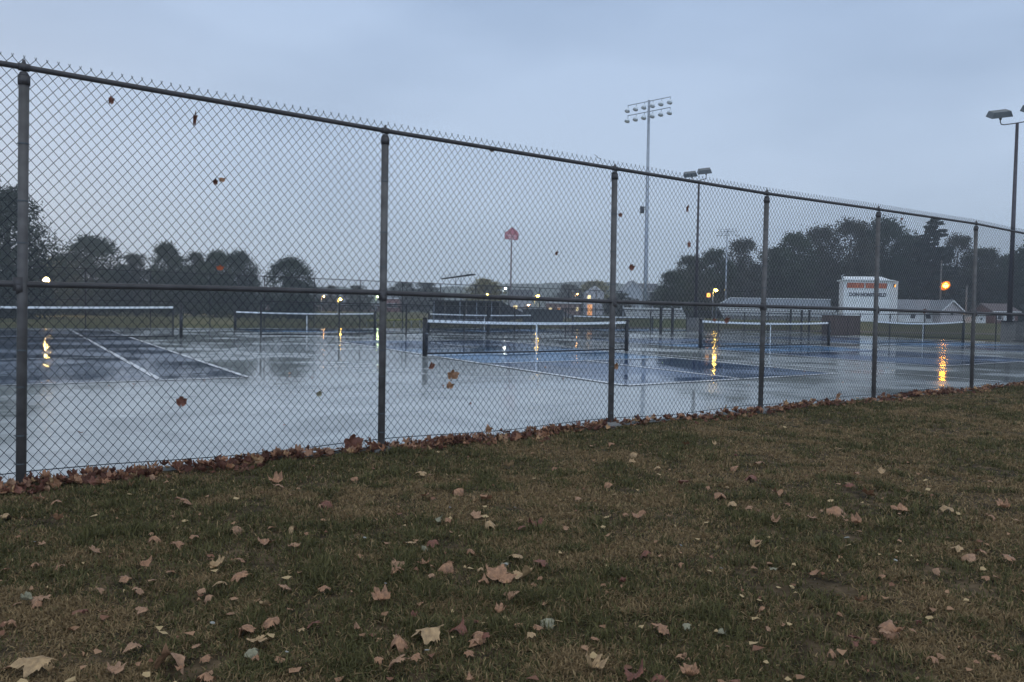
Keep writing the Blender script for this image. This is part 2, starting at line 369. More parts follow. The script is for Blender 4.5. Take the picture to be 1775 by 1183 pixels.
# ------------------------------------------------------------------ near chain link fence
fence = empty('chain_link_fence', L(0, FT), 'tall dark chain link fence crossing the whole picture above a drift of dead leaves', 'fence')
def FL(s, dt, z): v = L(s, FT + dt, z) - L(0, FT); return v
POSTS = [(-2.60, -2.61, 0.0, 3.05), (0.43, 0.39, -0.03, 3.05), (3.34, 3.33, 0.0, 3.03), (6.33, 6.35, 0.03, 3.04), (9.25, 9.24, 0.03, 3.05), (12.21, 12.25, 0.0, 3.10), (15.70, 15.77, -0.02, 3.15), (18.9, 18.92, 0.0, 3.12), (21.95, 21.95, 0, 3.1), (25.0, 25.0, 0, 3.1)]
tops = []
for k, (st_, sb, zb, zt) in enumerate(POSTS):
    p0 = FL(sb, 0, zb - 0.3); p1 = FL(st_, 0, zt - 0.075)
    po = MB().tube(p0, p1, 0.0345, n=16).build('post', M_steel, fence, True)
    c = MB()
    c.tube(FL(st_, 0, zt - 0.13), FL(st_, 0, zt - 0.065), 0.0405, n=16)
    c.path([FL(st_, 0, zt - 0.07), FL(st_, 0, zt - 0.035)], [0.0405, 0.024], 16)
    c.tube(FL(st_ - .035, 0, zt), FL(st_ + .035, 0, zt), 0.029, n=12)
    c.path([FL(st_, 0, zt + 0.018), FL(st_, 0, zt + 0.034), FL(st_, 0, zt + 0.055)], [0.020, 0.014, 0.008], 10)
    c.build('post_cap', M_rail, po, True)
    for zz in (2.52, 2.05, 1.72, 0.98, 0.72, 0.35, 0.12):
        zz += random.uniform(-.05, .05)
        ss = sb + (st_ - sb)*zz/3.05
        tb = MB(); tb.tube(FL(ss, 0, zz), FL(ss, 0, zz + .010), 0.037, n=14)
        tb.tube(FL(ss - .045, .02, zz + .004), FL(ss + .045, .02, zz + .008), 0.003, n=6)
        tb.build('tie_band', M_head, po)
    mb = MB().tube(FL(sb - .02, 0, 1.44), FL(sb + .02, 0, 1.44), 0.046, n=14)
    mb.tube(FL(sb, 0, 1.42), FL(sb, 0, 1.52), 0.041, n=14); mb.build('rail_clamp', M_rail, po, True)
    ft = MB(); 
    prof = [(0.12, -0.1), (0.115, 0.002), (0.09, 0.018), (0.05, 0.022)]
    q = FL(sb, -0.02, zb); ft.lathe((q.x, q.y, q.z - .015), prof, 14); ft.build('footing', M_conc, po, True)
    tops.append(FL(st_, 0, zt))
ps = [FL(-6, 0, 3.05)] + tops + [FL(29, 0, 3.1)]
MB().path(ps, 0.0215, 12).build('top_rail', M_rail, fence, True)
MB().path([FL(a, 0, z) for a, z in ((-6, 1.47), (.4, 1.47), (1.9, 1.485), (3.34, 1.49), (6.34, 1.47), (9.25, 1.47), (12.2, 1.47), (15.7, 1.46), (22, 1.46), (29, 1.46))], 0.024, 12).build('middle_rail', M_rail, fence, True)
MB().path([FL(a, .045, 0.06 + .015*math.sin(a*2.3)) for a in np.arange(-6, 29, .5)], 0.004, 6).build('tension_wire', M_wire, fence)
def chain_link(name, P, length, z0, z1, p, h, r, parent, m, off=0.042, sides=3, wob=0.0, barbs=False, s0=0.0, topf=None):
    """zigzag wires interlocking into diamonds; P(s, dt, z) maps to local space"""
    n = int(length/p); K = int(round((z1 - z0)/h))
    i = np.arange(n)[:, None]; k = np.arange(K+1)[None, :]
    par = ((k + i) % 2)
    s = s0 + (i + par)*p; z = z1 - (K - k)*h + 0*s
    par2 = par*2.0 - 1
    dt = off + par2*r*0.9
    if wob:
        s = s + wob*0.35*(vnoise(s*1.1, z*1.3, 1) - .5) ; z = z + wob*0.6*(vnoise(s*0.8+9, z*.9, 2) - .5)*np.minimum(1, (z1 - z)/.4 + .3)
        dt = dt + wob*1.2*(vnoise(s*.9, z*1.0, 3) - .5)
    if topf is not None: z = z + topf(s)*np.clip(z/z1, 0, 1)
    base = np.stack([s*DD.x + dt*NN.x, s*DD.y + dt*NN.y, z], -1)
    if P is not None: base = P(s, dt, z)
    # frame: a ring of `sides` points in the plane across the wire (vertical wires, so use DD/NN directions)
    t = np.zeros_like(base); t[:, 1:-1] = base[:, 2:] - base[:, :-2]; t[:, 0] = base[:, 1]-base[:, 0]; t[:, -1] = base[:, -1]-base[:, -2]
    nn = np.array(NN if P is None else P.nn); dd = np.array(DD if P is None else P.dd)
    V = np.empty((n, K+1, sides, 3))
    for q in range(sides):
        th = 2*math.pi*q/sides + .5
        V[:, :, q] = base + (dd*math.cos(th)*1.35 + nn*math.sin(th))*r
    idx = np.arange(n*(K+1)*sides).reshape(n, K+1, sides); F = []
    for q in range(sides):
        q2 = (q+1) % sides
        F.append(np.stack([idx[:, :-1, q], idx[:, :-1, q2], idx[:, 1:, q2], idx[:, 1:, q]], -1).reshape(-1, 4))
    V = V.reshape(-1, 3); F = np.concatenate(F)
    if barbs:
        bv = []; bf = []; o = len(V)
        for a in range(n):
            if (K + a) % 2 == 1:
                c = base[a, -1]
                for sgn in (-1, 1):
                    lean = np.array(dd)*sgn*0.006
                    pts = [c + np.array([0, 0, -.004]), c + np.array([0, 0, .018]) + lean + np.array(nn)*random.uniform(-.008, .008)]
                    for pz in pts:
                        for q in range(3):
                            th = 2*math.pi*q/3; bv.append(pz + (dd*math.cos(th) + nn*math.sin(th))*r*1.1)
                    for q in range(3):
                        q2 = (q+1) % 3; bf.append((o+q, o+q2, o+3+q2, o+3+q))
                    o += 6
        V = np.concatenate([V, np.array(bv)]); F = np.concatenate([F, np.array(bf)])
    return np_mesh(name, V, F, m, parent=parent)
def topf(s): return np.interp(s, [p[0] for p in POSTS], [p[3] - 3.05 for p in POSTS])
chain_link('wire_mesh', None, 32.0, 0.02, 3.13, 0.036, 0.044, 0.0024, fence, M_wire, wob=0.034, barbs=True, s0=-5.0, topf=topf)

# ------------------------------------------------------------------ far fences
def far_fence(name, pts, h, label, spacing=3.3, mids=(), bottom=True, mesh_r=0.006, pr=0.04, pitch=0.09, m=M_black, skip=()):
    P0 = pts[0]; root = empty(name, P0, label, 'fence')
    posts = []
    for a, b in zip(pts[:-1], pts[1:]):
        d = b - a; n = max(1, round(d.length/spacing))
        for k in range(n): posts.append(a + d*k/n)
    posts.append(pts[-1])
    for q in posts:
        z = -0.03
        MB().tube(q - P0 + Vector((0, 0, z)), q - P0 + Vector((0, 0, h + .05)), pr, n=8).build('post', m, root)
    loc = [q - P0 for q in pts]
    MB().path([q + Vector((0, 0, h)) for q in loc], 0.03, 6).build('top_rail', m, root)
    for z in mids: MB().path([q + Vector((0, 0, z)) for q in loc], 0.028, 6).build('middle_rail', m, root)
    if bottom: MB().path([q + Vector((0, 0, .12)) for q in loc], 0.028, 6).build('bottom_rail', m, root)
    V = []; F = []; o = 0                        # fabric of crossing diagonal wires
    for a, b in zip(loc[:-1], loc[1:]):
        d = b - a; ln = d.length; u = d/ln; nrm = Vector((-u.y, u.x, 0)); H = h - .1
        c = -H
        while c < ln:
            for sg in (1, -1):
                s0_, s1_ = max(c, 0), min(c + H, ln)
                if s1_ > s0_:
                    z0_, z1_ = (s0_ - c), (s1_ - c)
                    if sg < 0: z0_, z1_ = H - z0_, H - z1_
                    A = a + u*s0_ + Vector((0, 0, .08 + z0_)); B = a + u*s1_ + Vector((0, 0, .08 + z1_))
                    w = Vector((0, 0, mesh_r))
                    for pnt in (A - w, A + w + nrm*.002*sg, B + w + nrm*.002*sg, B - w): V.append(tuple(pnt))
                    F.append((o, o+1, o+2, o+3)); o += 4
            c += pitch
    np_mesh('wire_mesh', V, F, M_wire, parent=root)
    return root
far_fence('boundary_fence', [L(-26, 51.0), L(6.3, 51.5), L(27.7, 52.4), L(51.5, 53.2)], 3.5, 'tall black chain link fence with a middle rail along the far edge of the courts', 3.4, (1.66,), False, 0.0035, 0.035, 0.12)
far_fence('divider_fence', [L(11.43, 35.4), L(28, 38.3), L(50.9, 41.2), L(62.9, 42.7)], 1.66, 'low black chain link fence between the near and far rows of nets', 4.2, (), True, 0.004, 0.045, 0.10)
far_fence('end_fence', [L(62.9, 43.0), L(60.7, 39.3), L(57.0, 32.5), L(53.2, 25.75), L(52.4, 21.0), L(51.5, 14.0), L(50.6, 7)], 1.66, 'low black fence closing the courts on the right beside the concrete lamp base', 5.0, (), True, 0.004, 0.04, 0.10)
# gate posts standing in the divider
for k, (px_, py_, ht, lab) in enumerate([(846, 580, 1.75, 'thick black gate post left of the net strap of the front net'), (1145, 580, 1.85, 'thick black gate post left of the lit bleachers'), (1165, 580, 1.82, 'slim black gate post in front of the lit bleachers'), (1370, 575, 2.0, 'thick black gate post right of the second net strap'), (1389, 576, 1.95, 'middle one of three black gate posts before the grandstand'), (1402, 577, 1.95, 'rightmost of three black gate posts before the grandstand')]):
    q = gp(px_, py_); b = MB(); b.box((0, 0, ht/2), (0.16, 0.12, ht), rz=GA); r_ = empty('gate_post', q, lab, 'gate post', 'gate posts of the court dividers')
    b.build('post', M_black, r_); MB().box((0, 0, ht + .02), (0.19, 0.15, 0.04), rz=GA).build('cap', M_black, r_)
    MB().box((0.1, 0, ht*.55), (0.06, .05, .1), rz=GA).build('hinge', M_galv, r_)

# ------------------------------------------------------------------ nets
def court_net(A, B, hA, hB, sag, label, pitch=0.05, sr=0.0016, pw=0.05, group='nets on the wet courts', frac=1.0, lean=0.0, side_gap=0.0):
    root = empty('court_net', A, label, 'net', group)
    d = B - A; ln = d.length; u = d/ln
    def T(f): return (hA*(1-f) + hB*f) - sag*4*f*(1-f)
    def Q(f, z, o=0): return u*(f*ln) + Vector((0, 0, z)) + Vector((-u.y, u.x, 0))*o
    for f, h in ((0, hA), (1, hB)):
        po = MB().tube(Q(f, 0), Q(f, h + .01), pw, n=12).build('post', M_black, root, True)
        MB().lathe(tuple(Q(f, h + .01)), [(pw*1.1, 0), (pw*1.1, .03), (pw*.6, .05)], 12).build('post_cap', M_black, po, True)
        MB().tube(Q(f, h*.62) + Vector((0, 0, 0)), Q(f, h*.62, -.14), 0.014, n=6).build('crank', M_galv, po)
    g = side_gap/ln
    N = 24; f0, f1 = g + .008, 1 - g - .008
    fs = [f0 + (f1-f0)*i/N for i in range(N+1)]
    b = MB(); th = .035
    for a, c in zip(fs[:-1], fs[1:]):
        for sg in (0,):
            b.add([Q(a, T(a)-.0, -.012), Q(c, T(c), -.012), Q(c, T(c)-.085, -.012), Q(a, T(a)-.085, -.012), Q(a, T(a), .012), Q(c, T(c), .012), Q(c, T(c)-.085, .012), Q(a, T(a)-.085, .012)],
                  [(0, 3, 2, 1), (4, 5, 6, 7), (0, 1, 5, 4), (3, 7, 6, 2)])
    b.build('top_tape', M_tape, root)
    def bot(f): return .055 + .02*abs(2*f-1)
    b = MB()
    b.path([Q(f, bot(f)) for f in fs], .032, 6); b.build('bottom_band', M_black, root)
    for f in (f0, f1):
        MB().box((Q(f, (T(f)+.03)/2)), (.06, .02, T(f) - .03), rz=GA).build('side_band', M_black, root)
    MB().box(Q(.5, (T(.5)-.03)/2 + .01, -.02), (.055, .012, T(.5)-.05), rz=math.atan2(u.y, u.x)).build('centre_strap', M_tape, root)
    V = []; F = []; o = 0; nrm = Vector((-u.y, u.x, 0))
    def strip(a, c, w):
        nonlocal o
        for p_ in (a - w, c - w, c + w, a + w): V.append(tuple(p_))
        F.append((o, o+1, o+2, o+3)); o += 4
    nv = int(ln*(f1-f0)/pitch)
    for i in range(nv+1):
        f = f0 + (f1-f0)*i/nv; strip(Q(f, bot(f)), Q(f, T(f)-.07), u*sr)
    rows = int(hA/pitch)
    for r_ in range(rows):
        zf = (r_+.5)/rows
        for a, c in zip(fs[:-1], fs[1:]):
            strip(Q(a, bot(a) + (T(a)-.06-bot(a))*zf, .002), Q(c, bot(c) + (T(c)-.06-bot(c))*zf, .002), Vector((0, 0, sr)))
    np_mesh('netting', V, F, M_net, parent=root)
    return root
NB = M_black
court_net(gp(736, 617.5), gp(1086, 609), 1.08, 1.08, .06, 'nearest pickleball net in the centre with white top tape and strap', 0.05, .0050, .068)
court_net(gp(1213.5, 604), gp(1436, 599), 1.14, 1.12, .07, 'second net to the right of the centre net in front of the grandstand', 0.055, .0058, .072)
court_net(gp(1515, 598), gp(1669, 593.5), 1.22, 1.26, .11, 'rightmost net sagging in front of the orange lamp reflection', 0.06, .0062, .075)
court_net(L(-8.5, 34.9), gp(314, 586), 1.32, 1.36, .10, 'large tennis net running off the left edge of the picture', 0.055, .0050, .07, side_gap=.20)
court_net(gp(407, 573), gp(650, 575), 1.14, 1.16, .06, 'far net left of the second fence post with white centre strap', 0.07, .0065, .07)
court_net(gp(743, 574), gp(921, 572), 1.19, 1.19, .06, 'far net seen above the tape of the centre net', 0.08, .0075, .06)
court_net(gp(992, 572), gp(1131, 570.5), 1.18, 1.18, .06, 'farthest net behind the third fence post near the bleachers', 0.08, .0075, .06)

# ------------------------------------------------------------------ floodlight poles of the courts
def court_light(loc, H, rz, label, base=(1.25, 1.25), off=0.0):
    root = empty('court_floodlight', loc, label, 'floodlight', 'court floodlight poles')
    MB().box((off, off*.4, base[1]/2), (base[0], base[0], base[1]), rz=GA).build('concrete_base', M_conc, root)
    po = MB().path([(0, 0, base[1]), (0, 0, H)], [.15, .085], 12).build('pole', M_bronze, root, True)
    MB().box((0, 0, base[1] + .04), (.62, .62, .09), rz=GA).build('base_plate', M_black, po)
    for sg in (-1, 1):
        dx = Vector((math.cos(rz)*sg, math.sin(rz)*sg, 0))
        ar = MB().path([Vector((0, 0, H - .02)), dx*.70 + Vector((0, 0, H)), dx*.86 + Vector((0, 0, H + .05)), dx*.92 + Vector((0, 0, H + .2)), dx*.92 + Vector((0, 0, H + .38))], .032, 8).build('arm', M_bronze, root, True)
        c = dx*.92 + Vector((-.22, -.25, H + .64))
        MB().path([dx*.92 + Vector((0, 0, H + .33)), dx*.92 + Vector((-.03, -.06, H + .52))], [.06, .11], 8).build('knuckle', M_bronze, ar)
        hd = MB(); hd.box(c, (1.2, .85, .34), rz=R(-8), rx=R(24), ry=R(-6), taper=.82); h_ = hd.build('lamp_housing', M_head, ar)
        m3 = Matrix.Rotation(R(-8), 3, 'Z') @ Matrix.Rotation(R(-6), 3, 'Y') @ Matrix.Rotation(R(24), 3, 'X')
        MB().box(c + m3 @ Vector((0, 0, -.16)), (.86, .6, .03), rz=R(-8), rx=R(24), ry=R(-6)).build('lens', M_lens, ar)
    return root
b2 = gp(1748, 594); court_light(b2, at(1758, 213, b2.y).z, R(-50), 'tall dark floodlight pole on a concrete block at the right edge', (1.2, 1.25), .55)
b1 = at(1205, 572, 69); b1.z = 0; court_light(b1, at(1213, 313, 69).z, R(-62), 'tall dark floodlight pole rising behind the fence right of the stadium mast', (1.1, 1.15))

# ------------------------------------------------------------------ stadium light masts
def stadium(loc, H, rz, label, group='stadium light masts', k_=1.0):
    root = empty('stadium_light', loc, label, 'stadium light', group)
    MB().path([(0, 0, -.1), (0, 0, 6), (0, 0, H)], [.42*k_, .30*k_, .17*k_], 12).build('mast', M_galv, root, True)
    u = Vector((math.cos(rz), math.sin(rz), 0)); v = Vector((-u.y, u.x, 0))
    for zi, z in enumerate((H - .15*k_, H - 1.6*k_)):
        bar = MB().tube(u*-3.6*k_ + Vector((0, 0, z)), u*3.5*k_ + Vector((0, 0, z)), .06*k_, n=8).build('crossarm', M_galv, root)
        for k in range(6):
            p = u*(-3.5 + k*1.4)*k_ + Vector((0, 0, z))
            lp = MB(); lp.path([p, p + (Vector((0, 0, -.35)) - v*.05)*k_, p + (Vector((0, 0, -.6)) - v*.12)*k_], .045*k_, 6)
            q = p + (Vector((0, 0, -.75)) - v*.2)*k_
            br = lp.build('bracket', M_galv, bar)
            bw = MB(); ax = (v*-.45 + Vector((0, 0, -1.0))).normalized()*k_
            bw.path([q - ax*.42, q - ax*.28, q, q + ax*.16], [.08*k_, .21*k_, .37*k_, .39*k_], 12); bw.build('reflector', M_bowl, bar, True)
    if k_ == 1.0:
        MB().box(u*-.75 + v*-.1 + Vector((0, 0, H*.50)), (.55, .45, .95)).build('speaker_box', M_black, root)
        MB().tube(Vector((0, 0, H*.50)), u*-.6 + Vector((0, 0, H*.50)), .05, n=6).build('speaker_bracket', M_galv, root)
    return root
stP = at(1117, 545, 110); z0 = gz(stP.x, 110)
def mast(px0, px1, ytop, D, rz, label, k_=1.0):
    b = at(px0, 545, D); tpt = at(px1, ytop, D); b.z = gz(b.x, D)
    o = stadium(b, tpt.z - b.z, rz, label, k_=k_)
    o.rotation_euler = (0, math.atan2(tpt.x - b.x, tpt.z - b.z), 0)
    return o
mast(1118, 1125, 174, 110, math.atan2(-5, 5.4), 'tall grey stadium mast with two rows of floodlights right of centre')
mast(1257, 1260.5, 397, 118, math.atan2(-3, 5.4), 'distant small stadium mast standing before the dark trees', .40)

# ------------------------------------------------------------------ lit lamps
def emis(name, col, s): return mat('glow_' + name, col, 0.5, emit=(*col, s))
EM = {'sodium': emis('sodium', (1.0, .40, .02), 60), 'warm': emis('warm', (1.0, .60, .20), 420), 'yellow': emis('yellow', (1.0, .60, .09), 150), 'white': emis('white', (.95, 1.0, .85), 110), 'green': emis('green', (.75, 1.0, .3), 90), 'orange': emis('orange', (1.0, .45, .12), 110)}
def street_lamp(px_, py_, D, kind, label, rb=.18, wood=False, poletop=None, dx=-.5, gr='lit street lamps beyond the courts'):
    rb *= 1.25 if kind != 'sodium' else 1; p = at(px_, py_, D); base = Vector((p.x + dx, D, 0)); base.z = gz(base.x, D)
    root = empty('street_lamp', base, label, 'street lamp', gr)
    H = (at(px_, poletop, D).z if poletop else p.z + .25) - base.z
    MB().path([(0, 0, -.1), (0, 0, H)], [.13 if wood else .09, .09 if wood else .055], 10).build('pole', M_wood if wood else M_galv, root, True)
    q = p - base
    ar = MB().path([(0, 0, q.z + .1), (q.x*.5, 0, q.z + .3), (q.x, 0, q.z + .22)], .035, 6).build('arm', M_galv, root)
    MB().lathe((q.x, 0, q.z + .08), [(rb*1.05, 0), (rb*.9, .08), (rb*.35, .16)], 12).build('lamp_hood', M_head, ar, True)
    if kind == 'sodium':
        MB().path([(q.x, .12, q.z - .05), (q.x, .30, q.z + .05)], [.80, .35], 20).build('reflector', mat('glow_reflector', (1, .3, .02), .5, emit=(1.0, .23, .012, 1.15)), ar, True)  # added glowing disc paints the orange halo around the bulb; no real lamp part
    b = MB(); b.lathe((q.x, 0, q.z - rb*.9), [(rb*.2, 0), (rb*.7, rb*.3), (rb*.95, rb*.9), (rb*.7, rb*1.4), (rb*.3, rb*1.75)], 12); b.build('bulb', EM[kind], ar, True)
    return root
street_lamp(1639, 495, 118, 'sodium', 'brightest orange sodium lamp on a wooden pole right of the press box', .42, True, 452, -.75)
street_lamp(1241, 503, 120, 'yellow', 'yellow lamp on a short pole left of the grandstand', .22, dx=-.45)
street_lamp(932, 514, 130, 'yellow', 'bright yellow lamp below the red pole sign', .24)
street_lamp(80, 486, 96, 'warm', 'warm lamp glowing under the big tree at the far left', .30)
street_lamp(371, 517, 140, 'warm', 'warm lamp low beneath the round trees on the left', .20)
street_lamp(383, 511, 150, 'white', 'small white light just right of the low warm lamp', .13)
street_lamp(561, 514, 165, 'orange', 'small orange light at the left end of the white building', .17)
street_lamp(590, 519, 160, 'yellow', 'yellow light in front of the white building', .24)
street_lamp(655, 514, 165, 'green', 'small greenish light touching the second fence post', .15)
street_lamp(845, 511, 150, 'yellow', 'yellow light at the foot of the small yellow green tree', .15)
street_lamp(876, 500, 150, 'white', 'white light just left of the red sign pole', .15)
street_lamp(1150, 504, 150, 'green', 'green light low in the trees right of the stadium mast', .13)
street_lamp(916, 529, 150, 'orange', 'tiny orange light under the bright yellow lamp', .13)
street_lamp(1001, 510, 180, 'orange', 'small amber light left of the lit white house', .14)
# illuminated orange sign by the yellow lamp
r_ = empty('lit_sign', Vector((at(1228, 512, 118).x, 118, gz(at(1228, 512, 118).x, 118))), 'small orange lit sign left of the yellow lamp', 'sign')
zz = at(1228, 512, 118).z - r_.location.z
MB().tube((0, 0, 0), (0, 0, zz), .05, n=8).build('pole', M_black, r_); MB().box((0, 0, zz), (.7, .12, .85)).build('sign_frame', M_black, r_)
MB().box((0, -.08, zz), (.5, .04, .6)).build('lit_panel', mat('amber_panel', (1, .4, .08), .5, emit=(1, .38, .06, 3.0)), r_)

# utility poles
def upole(px_, ytop, D, label, arm=True):
    t = at(px_, ytop, D); b = Vector((t.x, D, gz(t.x, D)))
    r_ = empty('utility_pole', b, label, 'utility pole'); H = t.z - b.z
    MB().path([(0, 0, -.2), (0, 0, H)], [.16, .11], 10).build('pole', M_wood, r_, True)
    if arm:
        MB().box((0, -.12, H - .4), (1.6, .1, .12)).build('crossarm', M_wood, r_)
        MB().tube((.2, -.1, H - 1.6), (.2, -.1, H - .9), .16, n=10).build('transformer', M_galv, r_)
upole(1676, 497, 120, 'pale bare utility pole right of the gabled building', False)
upole(1165, 497, 150, 'pale utility pole behind the lit bleachers', True)

# ------------------------------------------------------------------ red pole sign
D = 300; t_ = at(887, 394, D); b_ = Vector((at(884.5, 540, D).x, D, 1.0))
r_ = empty('pole_sign', b_, 'red house shaped sign on a very tall thin pole near the centre', 'sign')
top = t_ - b_; px_m = D/CF
MB().path([(0, 0, -1), (top.x*.9, 0, top.z - 5.0)], [.42, .30], 10).build('pole', mat('rusty_red_pole', (.11, .055, .055), .6), r_, True)
cx = top.x + .1; z1 = top.z; z2 = z1 - 1.9; z3 = z1 - 4.9
out_ = [(cx - 2.75, z3 + .25), (cx + 2.35, z3 - .15), (cx + 2.65, z2 - .6), (cx + 2.1, z2 + .2), (cx + .0, z1), (cx - 1.7, z2 + .25), (cx - 2.75, z2 - .1)]
face = MB().prism([(a, -.25, z) for a, z in out_], (0, .5, 0)).build('sign_face', M_red, r_)
b = MB()
for i, (x_, w_, h_) in enumerate([(-1.9, .12, .75), (-1.6, .3, .5), (-1.2, .3, .5), (-.8, .3, .55), (-.4, .25, .5), (0.05, .3, .4), (.5, .3, .5), (.9, .28, .6), (1.3, .3, .5), (1.75, .14, .7)]): b.box((cx + x_, -.27, z3 + 1.75 - .04*i), (w_, .04, h_))
b.build('upper_lettering', M_pink, face)
b = MB()
for i in range(8): b.box((cx - 1.0 + i*.33, -.27, z3 + .75 - .03*i), (.24, .04, .4))
b.build('lower_lettering', M_pink, face)
b = MB(); pts = [(p[0], p[1]) for p in out_]
for a, c in zip(pts, pts[1:] + pts[:1]): b.tube((a[0], -.27, a[1]), (c[0], -.27, c[1]), .08, n=6)
b.build('sign_rim', mat('dark_red_rim', (.12, .03, .06), .6), face)

# ------------------------------------------------------------------ canopy with slanted white roof
D = 118; a = at(765, 481, D); c = at(819, 473.5, D)
r_ = empty('canopy', Vector((at(791, 540, D).x, D, gz(-8, D))), 'slanted white canopy roof on thin posts left of the red sign', 'canopy')
o_ = r_.location
v = c - a
MB().prism([a - o_ + Vector((0, 0, -.15)), c - o_ + Vector((0, 0, -.1)), c - o_ + Vector((0, 0, .42)), a - o_ + Vector((0, 0, .38))], (0, 2.2, 0)).build('roof', M_white, r_)
MB().prism([a - o_ + Vector((-.1, .2, -.24)), c - o_ + Vector((.4, .2, -.22)), c - o_ + Vector((.4, .2, -.12)), a - o_ + Vector((-.1, .2, -.16))], (0, 2.3, 0)).build('roof_edge', M_dark, r_)
for f in (.45, .62):
    q = a.lerp(c, f) - o_; MB().tube((q.x, 1.0, q.z - .2), (q.x, 1.0, -.2), .07, n=8).build('post', M_galv, r_)

# ------------------------------------------------------------------ dugout with pale posts
D = 88
def X(px_, D=D, y=550): return at(px_, y, D).x
z_at = lambda y, px_=850, D=88: at(px_, y, D).z
r_ = empty('dugout', Vector((X(745), D, 0)), 'long dark open dugout with pale posts and sloping roof end behind the centre net', 'dugout'); o_ = r_.location
w = X(868) - o_.x; zt = z_at(524)
MB().box((w/2, 3.0, zt/2), (w, .15, zt)).build('back_wall', M_dark, r_)
MB().box((w/2, 1.4, zt + .06), (w + .4, 3.4, .12)).build('roof', M_dark, r_)
for k, px_ in enumerate((752, 771, 797, 808, 826, 842, 852, 866)): 
    q = X(px_) - o_.x; MB().box((q, 0, zt/2), (.10, .10, zt)).build('post', M_wood if k % 2 else M_galv, r_)
xe = X(914) - o_.x
MB().prism([(w, -.2, zt + .1), (xe, -.2, z_at(545)), (xe, -.2, z_at(545) - .3), (w, -.2, 0.2)], (0, 3.0, 0)).build('roof_end', M_dark, r_)
MB().box((w*.5, -.05, .45), (w, .06, .08)).build('guard_rail', M_galv, r_)
MB().box((w*.5, 1.8, .4), (w*.9, .35, .06)).build('bench', M_wood, r_)
# dark windscreen panel
D = 84; r_ = empty('windscreen_panel', Vector((X(906, D), D, 0)), 'dark grey windscreen panel right of the dugout', 'screen'); w = X(976, D) - r_.location.x
h0, h1 = 0.15, at(940, 537, D).z
MB().box((w/2, 0, (h0+h1)/2), (w, .06, h1-h0)).build('screen_cloth', mat('grey_windscreen', (.06, .065, .07), .9, 0, .2, 1), r_)
for f in (0, .33, .66, 1): MB().tube((w*f, .06, 0), (w*f, .06, h1 + .05), .035, n=6).build('post', M_black, r_)

# ------------------------------------------------------------------ brown storage box
A, B = gp(1447, 582), gp(1490, 582); r_ = empty('storage_box', A, 'dark brown storage box by the end fence below the press box', 'storage box')
w = (B - A).length; an = math.atan2(B.y - A.y, B.x - A.x); u = (B - A)/w; nb = Vector((-u.y, u.x, 0))
MB().box(u*w/2 + nb*.6 + Vector((0, 0, .74)), (w, 1.2, 1.44), rz=an).build('body', M_brown, r_)
MB().box(u*w/2 + nb*.6 + Vector((0, 0, 1.49)), (w + .08, 1.28, .07), rz=an).build('lid', M_brown, r_)
MB().box(u*w*.62 + nb*.2 + Vector((0, 0, 1.56)), (.7, .3, .06), rz=an + .1).build('white_rag', M_tape, r_)
MB().box(u*w*.5 - nb*.02 + Vector((0, 0, .7)), (.03, .03, 1.3), rz=an).build('door_gap', M_black, r_)

# ------------------------------------------------------------------ bleachers and grandstand
def bleacher(name, x0, x1, D0, rows, zf, rise, run, label, cat, group=None, frames=6):
    zb = gz((x0+x1)/2, D0)
    r_ = empty(name, Vector((x0, D0, zb)), label, cat, group); w = x1 - x0
    for k in range(rows):
        z = zf - zb + k*rise; y = k*run
        MB().box((w/2, y, z), (w, .28, .05)).build('seat_plank', M_alu, r_)
        MB().box((w/2, y + .16, z - rise*.34), (w, .03, rise*.60)).build('riser', M_alu, r_)
    b = MB()
    for i in range(frames + 1):
        q = w*i/frames
        b.tube((q, 0, 0), (q, 0, zf - zb), .04, n=6); b.tube((q, rows*run, 0), (q, rows*run, zf - zb + rows*rise), .04, n=6); b.tube((q, 0, zf - zb - .06), (q, rows*run, zf - zb + (rows-.2)*rise), .035, n=6)
    b.build('frame', M_galv, r_)
    return r_, w, zb
D = 92
bleacher('bleachers', X(1086, D), X(1190, D), D, 5, at(1140, 550, D).z, .27, .6, 'small aluminium bleachers between the stadium mast and the court floodlight pole', 'bleachers')
D = 104
gr, w, zb = bleacher('grandstand', X(1254, D), X(1460, D), D, 5, at(1350, 550, D).z, .35, .75, 'long white grandstand with stepped seats left of the press box', 'grandstand', frames=14)
zt = at(1350, 518.5, D + 4).z - zb; zm = at(1350, 532, D + 4).z - zb
dx0 = X(1279, D) - X(1254, D)
MB().prism([(0.4, 4.0, zm), (w, 4.0, zm), (w, 4.0, zt), (dx0, 4.0, zt), (0.4, 4.0, zm + .25)], (0, .12, 0)).build('back_panel', mat('grey_mesh_panel', (.27, .29, .32), .7, 0, .2, 1.5), gr)
MB().path([(0.4, 3.9, zm + .25), (dx0, 3.9, zt + .05), (w, 3.9, zt + .05)], .04, 6).build('handrail', M_alu, gr)
MB().box((w/2, -.3, .2), (w, .1, .5)).build('front_kerb', M_conc, gr)
MB().box((w/2, -.6, .85), (w, .04, .05)).build('front_rail', M_galv, gr)
b = MB()
for i in range(15): MB().tube((w*i/14, -.6, 0), (w*i/14, -.6, .82), .03, n=6).build('rail_post', M_galv, gr)
pass

